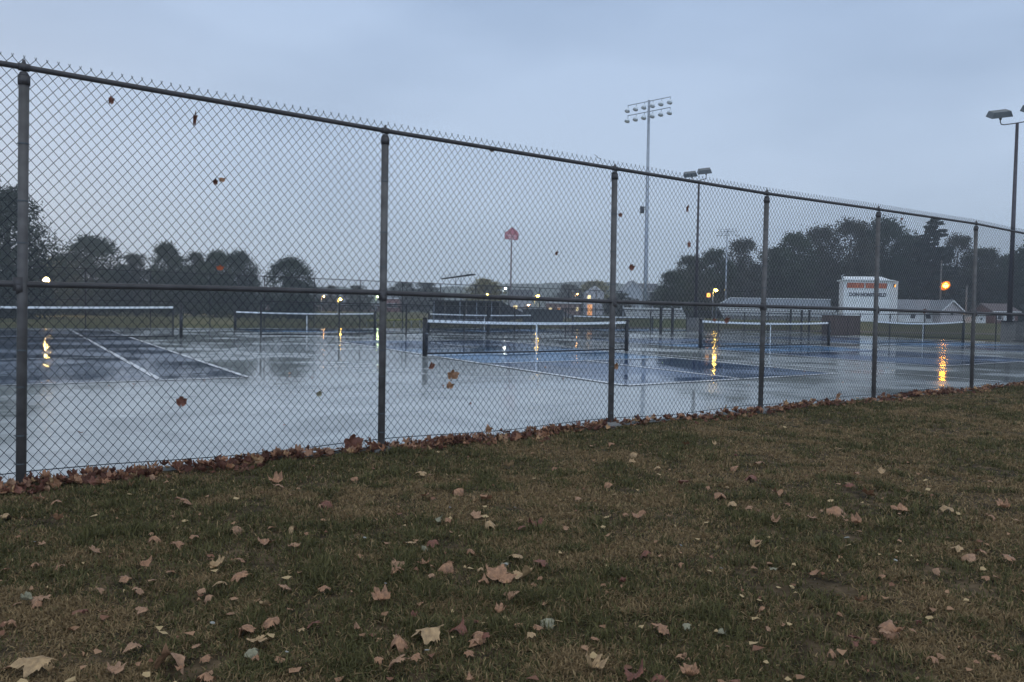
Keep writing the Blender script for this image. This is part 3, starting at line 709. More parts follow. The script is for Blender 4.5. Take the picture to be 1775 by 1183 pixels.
# press box
D = 105; x0, x1, x2 = X(1461, D), X(1541, D), X(1556, D + 3)
zb = gz(30, D); r_ = empty('press_box', Vector((x0, D, zb)), 'white press box with orange boarded windows and lettering above the grandstand', 'press box')
w = x1 - x0; dz = lambda y: at(1505, y, D).z - zb
side = x2 - x0 - w
foot = [(0, 0), (w, 0), (w + side + .1, 3.4), (side*.3, 3.4)]
zt_, zr = dz(487), dz(483)
MB().prism([(a, b_, 0) for a, b_ in foot], (0, 0, zt_)).build('wall', M_white, r_)
rf = MB().prism([(a + (-.25 if a < 1 else .2), b_ + (-.3 if b_ < 1 else .25), zt_) for a, b_ in foot], (0, 0, .16))
rf.prism([(0.1, -.1, zt_ + .16), (w, -.1, zt_ + .16), (w - .5, 1.5, zr + .35), (.6, 1.5, zr + .3)], (0, .3, -.02)); rf.build('roof', M_white, r_)
for a, c in ((.07, .43), (.47, .92)):
    wd = MB().box((w*(a+c)/2, -.03, dz(495.5)), (w*(c-a), .06, dz(491) - dz(500))).build('window', M_orange, r_)
    MB().box((w*(a+c)/2, -.05, dz(500) - .04), (w*(c-a) + .1, .1, .06)).build('sill', M_white, wd)
    b = MB()
    for k in range(5): b.box((w*a + w*(c-a)*k/4, -.085, dz(495.5)), (.05, .03, dz(491) - dz(500)))
    b.build('mullions', mat('dark_orange_mullion', (.28, .06, .04), .6), wd)
MB().box((w + side*.45, 1.35, dz(494)), (.30, .25, .42), rz=math.atan2(3.4, side)).build('side_window', M_wind, r_)
MB().path([(-.1, .2, dz(487)), (-.25, .2, dz(479)), (.1, .2, dz(476))], .05, 6).build('loudspeaker_bracket', M_tape, r_)
fc = bpy.data.curves.new('lettering', 'FONT'); fc.body = 'DON HORST FIELD'; fc.size = .62; fc.extrude = .02; fc.align_x = 'CENTER'; fc.align_y = 'CENTER'; fc.offset = 0.022
fo = bpy.data.objects.new('lettering_curve', fc); COL.objects.link(fo)
bpy.context.view_layer.update()
me = bpy.data.meshes.new_from_object(fo.evaluated_get(bpy.context.evaluated_depsgraph_get())); bpy.data.objects.remove(fo)
wd_ = max(v_.co.x for v_ in me.vertices) - min(v_.co.x for v_ in me.vertices)
me.materials.clear(); me.materials.append(M_letter)
fo = bpy.data.objects.new('lettering', me); COL.objects.link(fo); fo.parent = r_; fo.rotation_euler = (R(90), 0, 0); fo.location = (w*.52, -.03, dz(511.5)); k_ = (w*.80)/wd_; fo.scale = (k_, 1.05*k_ + .05, 1)

# buildings on the right
def house(name, x0, x1, D, zb, ze, zr, depth, label, wall, roof, gable=False, windows=(), door=None, cat='building'):
    r_ = empty(name, Vector((x0, D, zb)), label, cat); w = x1 - x0; he, hr_ = ze - zb, zr - zb
    if gable:    # gable end towards the camera
        MB().prism([(0, 0, 0), (w, 0, 0), (w, 0, he), (w/2, 0, hr_), (0, 0, he)], (0, depth, 0)).build('wall', wall, r_)
        b = MB()
        for s_ in (0, 1):
            xa, xb = (-.3, w/2) if s_ == 0 else (w + .3, w/2)
            za = he - .3*(hr_-he)/(w/2)
            b.prism([(xa, -.35, za + .02), (xb, -.35, hr_ + .02), (xb, -.35, hr_ + .2), (xa, -.35, za + .2)], (0, depth + .7, 0))
        rf = b.build('roof', roof, r_)
        b = MB()
        for s_ in (0, 1):
            xa, xb = (-.3, w/2) if s_ == 0 else (w + .3, w/2)
            za = he - .3*(hr_-he)/(w/2)
            b.prism([(xa, -.40, za - .08), (xb, -.40, hr_ - .08), (xb, -.40, hr_ + .12), (xa, -.40, za + .12)], (0, .045, 0))
        b.build('bargeboard', M_white, rf)
    else:
        MB().prism([(0, 0, 0), (0, depth, 0), (0, depth, he), (0, depth/2, hr_), (0, 0, he)], (w, 0, 0)).build('wall', wall, r_)
        b = MB()
        b.prism([(-.3, -.3, he - .1), (-.3, depth/2, hr_ + .02), (-.3, depth/2, hr_ + .18), (-.3, -.3, he + .08)], (w + .6, 0, 0))
        b.prism([(-.3, depth + .3, he - .1), (-.3, depth/2, hr_ + .02), (-.3, depth/2, hr_ + .18), (-.3, depth + .3, he + .08)], (w + .6, 0, 0))
        rf = b.build('roof', roof, r_)
        MB().box((w/2, -.36, he + .0), (w + .6, .1, .14)).build('gutter', M_white, rf)
    for (fx, zc, ww, hh, m_) in windows:
        wd = MB().box((w*fx, -.02, zc*he), (ww, .06, hh)).build('window', m_ or M_wind, r_)
        b = MB(); 
        for dx_, dz_, sx, sz in ((0, hh/2 + .04, ww + .16, .08), (0, -hh/2 - .04, ww + .16, .08), (-ww/2 - .04, 0, .08, hh), (ww/2 + .04, 0, .08, hh)): b.box((w*fx + dx_, -.03, zc*he + dz_), (sx, .09, sz))
        b.build('frame', M_white, wd)
    if door:
        MB().box((w*door[0], -.03, door[2]/2), (door[1], .07, door[2])).build('door', door[3], r_)
    return r_
D = 112; zz = gz(40, D)
house('field_house', X(1557, D), X(1640, D), D, zz, at(1600, 541, D).z, at(1600, 522, D + 4).z, 8, 'long white field house with grey roof right of the press box', M_white, M_roof, windows=((.3, .55, .7, .6, None), (.62, .55, .7, .6, None)), door=(.85, .9, 1.25, M_brown))
D = 110
house('gabled_annex', X(1630, D), X(1669, D), D, zz, at(1650, 540, D).z, at(1650, 522, D).z, 6, 'white gabled annex at the right end of the field house', mat('pinkish_white_siding', (.50, .46, .47), .7, 0, .15, 1.5), M_roof, gable=True, windows=((.5, .8, .5, .3, None),))
D = 115
house('shed', X(1692, D), X(1709, D), D, gz(50, D), at(1700, 546, D).z, at(1700, 543.5, D).z, 3, 'small white shed right of the gabled annex', M_white, M_white, windows=((.5, .5, .3, .3, None),), cat='shed')
D = 118
house('brick_house', X(1722, D), X(1764, D), D, gz(60, D), at(1745, 541, D).z, at(1745, 528, D).z, 6, 'red brick house with grey hip roof at the right edge', M_brick, mat('brown_shingle', (.13, .10, .10), .8, 0, .2, 3), windows=((.25, .5, .6, .6, None), (.75, .5, .6, .6, None)), door=(.5, .7, 1.3, M_white), cat='house')
# buildings in the centre and left distance
D = 190
house('white_house', X(1081, D), X(1113, D), D, 1.0, at(1097, 503, D).z, at(1097, 487, D).z, 9, 'tall pale house with gable behind the third fence post', mat('pale_grey_siding', (.36, .39, .43), .7, 0, .15, .8), M_roof, gable=True, windows=((.3, .6, .8, 1.0, None), (.7, .6, .8, 1.0, None), (.3, .25, .8, 1.0, None)), cat='house')
house('grey_house', X(1113, D), X(1145, D), D + 3, 1.0, at(1130, 505, D).z, at(1130, 491, D).z, 9, 'dark roofed grey house just behind the stadium mast', mat('grey_siding', (.20, .21, .24), .7, 0, .15, .8), mat('dark_roof', (.07, .075, .085), .8, 0, .2, 2), windows=((.4, .6, .8, 1.0, None),), cat='house')
M_lit = mat('lit_porch', (1, .45, .15), .5, emit=(1.0, .40, .14, 0.9)); M_litw = mat('lit_window', (1, .8, .4), .5, emit=(1.0, .75, .35, 2.0))
D = 185
house('lit_house', X(1016, D), X(1046, D), D, 1.0, at(1030, 508, D).z, at(1028, 497, D).z, 8, 'white gabled house with an orange lit front', mat('white_siding_two', (.45, .46, .50), .7, 0, .15, .8), M_roof, gable=True, windows=((.72, .68, .7, .9, None), (.15, .78, .7, 1.1, M_litw)), door=(.2, 1.1, 2.6, M_lit), cat='house')
D = 175
house('amber_shop', X(948, D), X(1006, D), D, 1.0, at(980, 526, D).z, at(980, 520, D).z, 7, 'low shop with amber windows right of the bright yellow lamp', mat('reddish_brown_wall', (.20, .12, .10), .8, 0, .2, 1), M_roof, windows=((.1, .5, .7, .6, M_litw), (.35, .5, .7, .6, M_lit), (.9, .5, .5, .7, M_litw)), cat='shop')
D = 170
house('grey_hall', X(884, D), X(921, D), D, 1.0, at(905, 516, D).z, at(905, 503, D).z, 8, 'grey hall with a light roof beneath the red sign', mat('pale_hall_wall', (.42, .43, .47), .7, 0, .15, 1), mat('slate_roof', (.06, .065, .075), .8, 0, .2, 2), windows=((.25, .4, .8, .8, M_litw), (.75, .4, .8, .8, None)))
D = 200
house('white_building', X(545, D), X(628, D), D, 1.0, at(585, 514, D).z, at(585, 511.5, D).z, 12, 'long low white building with lights left of the second fence post', M_white, M_white, windows=tuple((f, .7, 1.1, .7, M_wind) for f in (.1, .25, .55, .7, .85)))
D = 178
house('brick_row', X(335, D), X(662, D), D, 1.0, at(500, 527, D).z, at(500, 524.5, D).z, 8, 'very long low brick building behind the field on the left', mat('dull_red_brick', (.15, .085, .08), .85, 0, .3, 1.5), mat('dull_roof', (.10, .095, .10), .8, 0, .3, 1), windows=tuple((.03 + .049*k, .5, 1.1, .6, M_wind) for k in range(20)))
D = 185
house('red_house', X(668, D), X(692, D), D, 1.0, at(680, 518, D).z, at(680, 512, D).z, 7, 'small red house touching the second fence post', mat('faded_red_siding', (.28, .13, .12), .8, 0, .2, 1), M_roof, windows=((.3, .5, .8, .9, None), (.7, .5, .8, .9, None)), cat='house')
D = 205
house('pale_house', X(60, D), X(128, D), D, 1.0, at(90, 524, D).z, at(90, 513, D).z, 9, 'pale house under the trees at the far left', mat('cream_siding', (.42, .38, .37), .8, 0, .2, .7), M_roof, windows=((.15, .6, 1, 1, None), (.4, .6, 1, 1, M_litw), (.8, .6, 1, 1, None)), cat='house')
house('cream_house', X(148, D), X(206, D), D + 2, 1.0, at(180, 525, D).z, at(180, 516, D).z, 9, 'cream house left of the roundest trees', mat('pink_siding', (.36, .31, .31), .8, 0, .2, .7), M_roof, windows=((.2, .6, 1, 1, None), (.5, .6, 1, 1, None), (.8, .6, 1, 1, None)), cat='house')

# yellow topped rail of the ball field
A, B = gp(636, 559), gp(742, 558.5); A.z = B.z = 0
A = at(636, 556, 62); B = at(742, 554, 66)
r_ = empty('outfield_fence', Vector((A.x, A.y, 0)), 'low fence with yellow top cap behind the second post', 'fence'); o_ = r_.location
MB().path([A - o_, B - o_], .06, 8).build('yellow_cap', mat('yellow_plastic', (.30, .30, .06), .6, 0, .3, 1), r_)
for k in range(8):
    q = A.lerp(B, k/7) - o_; MB().tube((q.x, q.y, -.03), (q.x, q.y, q.z), .03, n=6).build('post', M_galv, r_)

# ------------------------------------------------------------------ cars
def car(loc, rz, col, label):
    r_ = empty('parked_car', loc, label, 'car', 'cars parked beyond the field', rz)
    prof = [(-2.2, .35), (-2.25, .75), (-2.05, .95), (-1.5, 1.0), (-1.05, 1.42), (.45, 1.45), (1.05, 1.0), (2.0, .88), (2.25, .6), (2.2, .35)]
    b = MB().prism([(x_, -.85, z_) for x_, z_ in prof], (0, 1.7, 0)); b.build('body', mat('car_paint_' + str(col), col, .25, .3, .05, 1), r_)
    for s_ in (-1, 1):
        MB().prism([(-1.35, .86*s_, 1.0), (-1.0, .86*s_, 1.36), (.40, .86*s_, 1.38), (.85, .86*s_, 1.0)], (0, .02*s_, 0)).build('side_window', M_wind, r_)
        for x_ in (-1.4, 1.4):
            wl = MB().tube((x_, .70*s_, .33), (x_, .88*s_, .33), .33, n=14).build('wheel', M_black, r_); MB().tube((x_, .88*s_, .33), (x_, .9*s_, .33), .18, n=10).build('rim', M_galv, wl)
    MB().box((-2.24, 0, .75), (.04, 1.3, .12)).build('tail_light', M_red, r_); MB().box((2.24, 0, .68), (.04, 1.4, .1)).build('headlight', M_tape, r_)
    return r_
for px_, D, col, rz, lab in [(70, 172, (.5, .5, .52), 0, 'silver car at the far left beneath the pale house'), (112, 175, (.62, .62, .62), .1, 'white car below the warm left lamp'), (158, 172, (.12, .02, .02), 0, 'dark red car before the cream house'), (205, 174, (.35, .36, .38), .1, 'grey car under the broad left tree'), (262, 172, (.6, .6, .6), 0, 'white car between two left trees'), (308, 176, (.05, .06, .10), .1, 'dark blue car left of the low brick building'), (930, 140, (.55, .55, .58), .2, 'pale car under the bright yellow lamp'), (975, 150, (.2, .2, .22), 0, 'dark grey car before the amber shop')]:
    p = at(px_, 540, D); car(Vector((p.x, D, gz(p.x, D))), rz, col, lab)

# ------------------------------------------------------------------ trees
def tree_proto(name, seed, tone, Hh=10.0, rad=4.2, base=.06, clumps=150, leaves=20000, ls=.27, shape='round', droop=0.0):
    rs = np.random.RandomState(seed)
    root = empty(name, (0, 0, -500), 'x', 'tree')
    b = MB(); b.path([(0, 0, -.3), (.05, 0, Hh*.25), (-.05, .05, Hh*.5), (0.05, 0, Hh*.82)], [.34, .26, .17, .05], 8)
    cs = []
    for k in range(clumps):
        for _ in range(50):
            zf = rs.rand(); th = rs.rand()*2*math.pi
            if shape == 'round': rmax = math.sqrt(max(0, 1 - ((zf - .36)/.66)**2))*(.8 + .2*math.sin(th*2.3 + seed)*math.cos(zf*5))
            elif shape == 'wide': rmax = math.sqrt(max(0, 1 - ((zf - .28)/.74)**2))*(.84 + .16*math.sin(th*3.1 + seed)*math.cos(zf*6))
            else: rmax = max(0, 1 - zf)**.8
            r0 = (rs.rand()**.5)*rmax*.93
            if rmax > .08: break
        cs.append((r0*rad*math.cos(th), r0*rad*math.sin(th), Hh*(base + (1-base)*zf*.97), rs.uniform(.6, 1.25)*rad*.19*(1.15 - .4*zf)))
    for c in cs[::7]:
        z0_ = max(Hh*.18, c[2]*.55); b.path([(0, 0, z0_), (c[0]*.55, c[1]*.55, (z0_ + c[2])/2 + .2), (c[0], c[1], c[2])], [.07, .04, .012], 5, False)
    b.build('trunk', M_bark, root)
    cs = np.array(cs); pick = rs.randint(0, len(cs), leaves)
    P = cs[pick, :3] + rs.normal(0, 1, (leaves, 3))*cs[pick, 3:4]*np.array([.62, .62, .48])
    P[:, 2] -= droop*np.abs(rs.normal(0, 1, leaves))*.5
    n = rs.normal(0, 1, (leaves, 3)); n[:, 2] += .6; n /= np.linalg.norm(n, axis=1)[:, None]
    a = np.cross(n, rs.normal(0, 1, (leaves, 3))); a /= np.linalg.norm(a, axis=1)[:, None]; c = np.cross(n, a)
    sz = (ls*rs.uniform(.5, 1.2, leaves))[:, None]
    V = np.stack([P - a*sz*.5, P + c*sz*.32, P + a*sz*.6, P - c*sz*.32], 1).reshape(-1, 3)
    F = np.arange(leaves*4).reshape(-1, 4)
    ct = rs.uniform(.65, 1.35, len(cs))[pick]*rs.uniform(.8, 1.2, leaves)
    T = np.clip(np.array(tone)[None]*ct[:, None], 0, 1); T = np.repeat(T, 4, axis=0)
    np_mesh('crown', V, F, M_fol, T, root)
    return root
def conifer_proto(seed, tone, Hh=12.0, rad=3.2):
    rs = np.random.RandomState(seed); root = empty('conifer_tree', (0, 0, -500), 'x', 'tree')
    b = MB(); b.path([(0, 0, -.3), (0, 0, Hh*.98)], [.28, .04], 8); V = []; T = []
    z = Hh*.18; 
    while z < Hh*.985:
        f = (z/Hh); rr = rad*(1 - f)**.75*rs.uniform(.75, 1.1) + .15; nb = 7 if f < .8 else 5
        for k in range(nb):
            th = rs.rand()*2*math.pi; d = np.array([math.cos(th), math.sin(th), 0]); ln = rr*rs.uniform(.75, 1.15)
            tip = np.array([0, 0, z]) + d*ln + np.array([0, 0, ln*.10 - .1])
            b.path([(0, 0, z), tuple(tip)], [.05, .015], 4, False)
            m_ = int(95*ln/2)
            u = rs.rand(m_)[:, None]**.7; side = np.array([-d[1], d[0], 0])
            P = np.array([0, 0, z]) + (tip - np.array([0, 0, z]))*u + side*rs.normal(0, .22, (m_, 1))*ln*.55*(1.1-u) + np.array([0, 0, 1])*rs.normal(-.05, .08, (m_, 1))
            a = d*.25 + rs.normal(0, .12, (m_, 3)); c = rs.normal(0, .09, (m_, 3)) + np.array([0, 0, -.05])
            V.append(np.stack([P - a*.5, P + c, P + a*.6, P - c], 1).reshape(-1, 3)); T.append(np.repeat(np.array(tone)[None]*rs.uniform(.7, 1.3, (m_, 1)), 4, axis=0))
        z += Hh*.052*(1.25 - .6*f)
    b.build('trunk', M_bark, root); V = np.concatenate(V); T = np.concatenate(T)
    np_mesh('crown', V, np.arange(len(V)).reshape(-1, 4), M_fol, T, root); return root
G1, G2, G3, GY = (.046, .062, .035), (.056, .062, .042), (.038, .055, .038), (.19, .165, .05)
PR = {
 'a': tree_proto('round_tree', 11, G1), 'b': tree_proto('round_tree', 12, G2, clumps=125), 'c': tree_proto('wide_tree', 13, G3, rad=5.2, shape='wide', clumps=190, leaves=26000),
 'd': tree_proto('wide_tree', 14, (.062, .062, .046), rad=5.0, shape='wide', clumps=150, leaves=19000, ls=.25), 'w': tree_proto('drooping_tree', 15, (.045, .055, .042), rad=5.2, shape='wide', clumps=200, leaves=30000, ls=.23, droop=.9, base=.04),
 'y': tree_proto('yellowing_tree', 16, GY), 'p': conifer_proto(17, (.030, .042, .034))}
HHT = {'a': 10, 'b': 10, 'c': 10, 'd': 10, 'w': 10, 'y': 10, 'p': 12}; RAD = {'a': 4.4, 'b': 4.4, 'c': 5.4, 'd': 5.2, 'w': 5.4, 'y': 4.4, 'p': 3.2}
used = set()
def tree(px_, ytop, hw, D, k, label, group):
    hw *= 1.36; t = at(px_, ytop, D); z = gz(t.x, D); H = t.z - z; sz = H/HHT[k]; sx = (hw*D/CF)/RAD[k]
    rz = random.uniform(0, 6.28); loc = (t.x, D, z)
    if k in used: return dup(PR[k], loc, rz, (sx, sx, sz), label, group)
    used.add(k); o = PR[k]; o.location = loc; o.rotation_euler = (0, 0, rz); o.scale = (sx, sx, sz); tag(o, label, 'tree', group); return o
GL, GR_ = 'trees left of the field', 'dark trees behind the grandstand'
TREES = [
 (12, 320, 78, 75, 'w', 'largest drooping tree cut by the left edge behind the first post', GL), (-75, 350, 80, 90, 'c', 'wide tree mostly outside the left edge', GL),
 (98, 446, 36, 140, 'y', 'yellowing tree peeping out right of the largest left tree', GL), (158, 412, 60, 110, 'c', 'broad tree right of the first fence post', GL),
 (236, 440, 34, 115, 'b', 'lower tree between two taller left trees', GL), (292, 423, 36, 112, 'a', 'tall round tree in the middle of the left row', GL),
 (338, 437, 28, 118, 'b', 'narrow tree left of the leaf stuck on the wire', GL), (374, 436, 36, 108, 'a', 'round tree behind the orange leaf on the wire', GL),
 (415, 438, 36, 111, 'c', 'rightmost tree of the dense left row', GL), (503, 449, 44, 106, 'c', 'lone dome shaped tree between the left row and the second post', GL),
 (200, 470, 60, 150, 'b', 'dark low tree filling behind the broad left tree', GL), (320, 474, 60, 150, 'd', 'dark low tree filling behind the left row', GL), (50, 470, 60, 130, 'd', 'low tree under the largest left tree', GL),
 (574, 496, 18, 170, 'd', 'small distant tree left above the white building', GL), (620, 495, 24, 172, 'b', 'small distant tree above the white building', GL),
 (700, 491, 34, 190, 'd', 'hazy grey tree right of the second post', GL), (738, 490, 32, 195, 'b', 'hazy tree left of the slanted canopy', GL),
 (842, 484, 34, 160, 'y', 'small yellow green tree left of the red sign pole', GL), (985, 494, 32, 200, 'd', 'hazy olive tree right of the bright yellow lamp', GL), (1030, 488, 38, 210, 'y', 'olive tree behind the lit house', GL), (1075, 508, 28, 160, 'b', 'low bushy tree behind the third fence post', GL), (1143, 506, 26, 150, 'a', 'low bushy tree right of the stadium mast', GL),
 (1168, 472, 34, 125, 'a', 'leftmost tree of the dark right wood', GR_), (1197, 443, 42, 130, 'b', 'round tree crossed by the court floodlight pole', GR_), (1243, 434, 42, 135, 'a', 'tree behind the distant stadium mast', GR_), (1290, 417, 46, 138, 'd', 'thin topped tree left of the fourth fence post', GR_), (1338, 430, 42, 140, 'b', 'tree directly behind the fourth fence post', GR_),
 (1374, 406, 48, 135, 'a', 'tall tree right of the fourth fence post', GR_), (1425, 396, 52, 138, 'd', 'brownish tall tree above the grandstand', GR_), (1474, 385, 58, 135, 'd', 'widest brownish tree above the press box', GR_), (1532, 383, 56, 138, 'c', 'highest broad tree right of the fifth fence post', GR_), (1578, 408, 46, 140, 'b', 'tree just left of the conifer', GR_),
 (1621, 375, 50, 133, 'p', 'layered conifer rising right of the press box', GR_), (1660, 410, 42, 142, 'd', 'sparse tree right of the conifer', GR_), (1704, 430, 46, 138, 'b', 'tree behind the sixth fence post', GR_), (1748, 444, 42, 140, 'a', 'tree left of the right floodlight pole', GR_), (1790, 428, 52, 130, 'c', 'tree cut by the right edge', GR_),
 (1215, 478, 46, 150, 'c', 'dark filler tree low behind the yellow lamp', GR_), (1275, 470, 52, 152, 'c', 'dark low tree behind the left end of the grandstand', GR_), (1345, 465, 56, 152, 'c', 'dark low tree behind the fourth fence post', GR_), (1415, 460, 56, 150, 'c', 'dark low tree behind the middle of the grandstand', GR_), (1490, 458, 60, 152, 'c', 'dark low tree just above the press box roof', GR_), (1560, 462, 56, 150, 'c', 'dark low tree above the field house', GR_), (1625, 464, 56, 152, 'c', 'dark low tree behind the orange lamp', GR_), (1690, 474, 56, 150, 'c', 'dark low tree behind the bare utility pole', GR_), (1760, 478, 60, 150, 'c', 'dark low tree behind the brick house', GR_)]
for a in TREES: tree(*a)
for D_, xs in ((143, range(1160, 1800, 55)),):
    for i, px_ in enumerate(xs):
        p = at(px_, 540, D_)
hedge = MB()
# understorey along the foot of the wood: one mass of shrubs nobody could count
rs = np.random.RandomState(31); n = 30000
px_ = rs.uniform(1170, 1850, n); Dp = rs.uniform(136, 150, n); Xp = (px_ - 887)/CF*Dp
hh = 3.6 + 2.2*vnoise(Xp*.25, Dp*.1, 8); Zp = .9 + rs.rand(n)**.8*hh
P = np.stack([Xp, Dp, Zp], 1); a = rs.normal(0, 1, (n, 3)); a /= np.linalg.norm(a, axis=1)[:, None]; c = np.cross(a, rs.normal(0, 1, (n, 3))); c /= np.linalg.norm(c, axis=1)[:, None]
V = np.stack([P - a*.25, P + c*.16, P + a*.28, P - c*.16], 1).reshape(-1, 3)
T = np.repeat(np.array([[.035, .045, .03]])*rs.uniform(.6, 1.4, (n, 1)), 4, axis=0)
tag(np_mesh('undergrowth', V, np.arange(n*4).reshape(-1, 4), M_fol, T), 'dark undergrowth along the foot of the wood behind the grandstand', 'undergrowth', kind='stuff')
n = 26000
px_ = rs.uniform(-60, 560, n); Dp = rs.uniform(183, 196, n); Xp = (px_ - 887)/CF*Dp; Zp = .9 + rs.rand(n)**.8*(2.6 + 3.0*vnoise(Xp*.2, Dp*.1, 9))
P = np.stack([Xp, Dp, Zp], 1); a = rs.normal(0, 1, (n, 3)); a /= np.linalg.norm(a, axis=1)[:, None]; c = np.cross(a, rs.normal(0, 1, (n, 3))); c /= np.linalg.norm(c, axis=1)[:, None]
V = np.stack([P - a*.3, P + c*.2, P + a*.33, P - c*.2], 1).reshape(-1, 3); T = np.repeat(np.array([[.045, .055, .04]])*rs.uniform(.6, 1.4, (n, 1)), 4, axis=0)
tag(np_mesh('hedge_growth', V, np.arange(n*4).reshape(-1, 4), M_fol, T), 'dark hedge growth along the far side of the field', 'hedge', kind='stuff')

# ------------------------------------------------------------------ grass
def lawn():
    rs = np.random.RandomState(3); N = 1500000
    Zmin, Zmax = 1.45, 17.0
    # density falls with distance
    u = rs.rand(N); k = .35
    Z = (Zmin**k + u*(Zmax**k - Zmin**k))**(1/k)
    Xr = (rs.rand(N)*2 - 1)*(0.70*Z + .9)
    t = -Xr*math.sin(GA) + Z*math.cos(GA)
    keep = t < FT - .03 + .05*rs.rand(N); Z = Z[keep]; Xr = Xr[keep]; t = t[keep]
    n1 = vnoise(Xr*1.1 + 50, Z*1.1 + 50, 1); n2 = vnoise(Xr*3.4 + 20, Z*3.4 + 20, 2); n3 = vnoise(Xr*9 + 20, Z*9, 4)
    n0 = vnoise(Xr*.55 + 11, Z*.55 + 70, 6); dens = np.clip(.31 + 1.7*(n2*.4 + n3*.35 + n0*.3 - .36), .05, 1)
    keep = rs.rand(len(Z)) < dens; Z, Xr, t, n1, n2, n3 = [q[keep] for q in (Z, Xr, t, n1, n2, n3)]
    N = len(Z); print('blades', N)
    dry = np.clip((n1*.6 + n2*.5 + n3*.25 - .52)*3.0 + .08*(Xr > 0), 0, 1)
    isdry = rs.rand(N) < dry*.70 + .24
    n5 = vnoise(Xr*5.3 + 31, Z*5.3 + 7, 15); tuft = np.clip((n5 - .66)*5, 0, 1); h = (.013 + .021*rs.rand(N))*(1 + .9*tuft)*(1 + 1.5*(n2*.5 + n3*.5 - .42))*(1 - .35*dry)*(1 + .03*Z)
    w = (.0011 + .0012*rs.rand(N))*(1 + .22*Z)
    th = rs.rand(N)*2*math.pi; lean = np.where(isdry, rs.uniform(.5, 2.4, N), rs.uniform(.3, 1.7, N))
    dirx, diry = np.cos(th), np.sin(th); ph = th + rs.uniform(.8, 2.3, N)
    base = np.stack([Xr, Z, np.full(N, -.035)], 1)
    sx = np.stack([np.cos(ph), np.sin(ph), np.zeros(N)], 1)*w[:, None]
    hv = h/np.sqrt(1 + lean**2)*1.25
    mid = base + np.stack([dirx*h*lean*.28, diry*h*lean*.28, hv*.62], 1)
    tip = base + np.stack([dirx*h*lean*.8, diry*h*lean*.8, hv*(1 - .12*lean)], 1)
    V = np.stack([base - sx, base + sx, mid + sx*.8, mid - sx*.8, tip], 1).reshape(-1, 3)
    i = np.arange(N)[:, None]*5
    F = np.concatenate([i + [0, 1, 2], i + [0, 2, 3], i + [3, 2, 4]])
    g = np.array([.064, .061, .023]); g2 = np.array([.145, .126, .049]); s1 = np.array([.34, .235, .118]); s2 = np.array([.150, .096, .046])
    r = rs.rand(N, 1); isdry = isdry & (rs.rand(N) > tuft*.8); col = np.where(isdry[:, None], s2*(1-r) + s1*r, g*(1-r) + g2*r)*rs.uniform(.75, 1.25, (N, 1))
    T = np.repeat(col, 5, axis=0)
    tag(np_mesh('grass', V, F, M_blade, T), 'patchy short lawn of green and straw coloured blades in the foreground', 'grass', kind='stuff')
lawn()

# ------------------------------------------------------------------ leaves
def leaf_mesh(seed, curl=1.0, small=False):
    rs = random.Random(seed); pts = []
    lobes = [(0, 1.0), (52, .86), (-52, .86), (108, .55), (-108, .55)]
    n = 60
    for k in range(n):
        a = -180 + 360*k/n; r = .38 + .20*math.cos(math.radians(a*.5))
        for la, lr in lobes:
            d = (a - la + 180) % 360 - 180
            r = max(r, lr*(max(0, 1 - abs(d)/40.0)**.7)*.62 + .34*lr*max(0, 1 - (abs(d)/40)**2))
        r *= 1 + .07*(1 if k % 3 == 0 else -.6) + rs.uniform(-.05, .05)
        if abs(abs(a) - 180) < 9: r = .15
        pts.append((r*math.sin(math.radians(a)), r*math.cos(math.radians(a))))
    v = [(0, 0, 0)]; f = []
    for ring in (.34, .68, 1.0):
        for x_, y_ in pts: v.append((x_*ring, y_*ring, 0))
    for k in range(n):
        k2 = (k+1) % n; f.append((0, 1+k2, 1+k))
        for q in range(2): f.append((1+q*n+k, 1+q*n+k2, 1+(q+1)*n+k2, 1+(q+1)*n+k))
    # stem
    o = len(v); sw = .018
    sp = [(0, 0, .0), (.03, -.3, -.01), (.09, -.62, .03)]
    for p in sp: v += [(p[0]-sw, p[1], p[2]), (p[0]+sw, p[1], p[2]), (p[0], p[1], p[2]+sw*1.6)]
    for q in range(2):
        for k in range(3): k2 = (k+1) % 3; f.append((o+q*3+k, o+q*3+k2, o+q*3+3+k2, o+q*3+3+k))
    c1, c2, c3 = rs.uniform(.15, .75)*curl, rs.uniform(-.2, .55)*curl, rs.uniform(-.25, .25)*curl
    ph = rs.uniform(0, 6.28); axis = rs.uniform(0, 3.14); fold = rs.uniform(0, .5)*curl
    vv = []
    for x_, y_, z_ in v:
        xa = x_*math.cos(axis) + y_*math.sin(axis); r2 = x_*x_ + y_*y_; an = math.atan2(y_, x_)
        z_ += c1*xa*xa + c2*r2*.5 + c3*r2*math.sin(3*an + ph) + fold*abs(x_)*.6 + .055*math.sin(9*x_ + ph)*math.cos(8*y_ + ph) + .03*math.sin(17*x_ - ph)*math.sin(15*y_) + .10*curl*r2*math.sin(5*an + ph*2)
        sh = max(.45, 1 - .15*curl*r2); z_ = min(z_, .75)
        vv.append((x_*.5*sh, y_*.5*sh, z_*.5))
    me = bpy.data.meshes.new('leaf'); me.from_pydata(vv, [], f); me.update()
    me.polygons.foreach_set('use_smooth', [True]*len(me.polygons)); return me
LM = {}
for mk, m_ in (('A', M_leafA), ('B', M_leafB), ('C', M_leafC), ('D', M_leafD), ('E', M_leafE), ('F', M_leafF)):
    LM[mk] = []
    for k in range(12):
        me = leaf_mesh(100 + k*3, .5 + .17*k); me.materials.append(m_); LM[mk].append(me)
rl = random.Random(21)
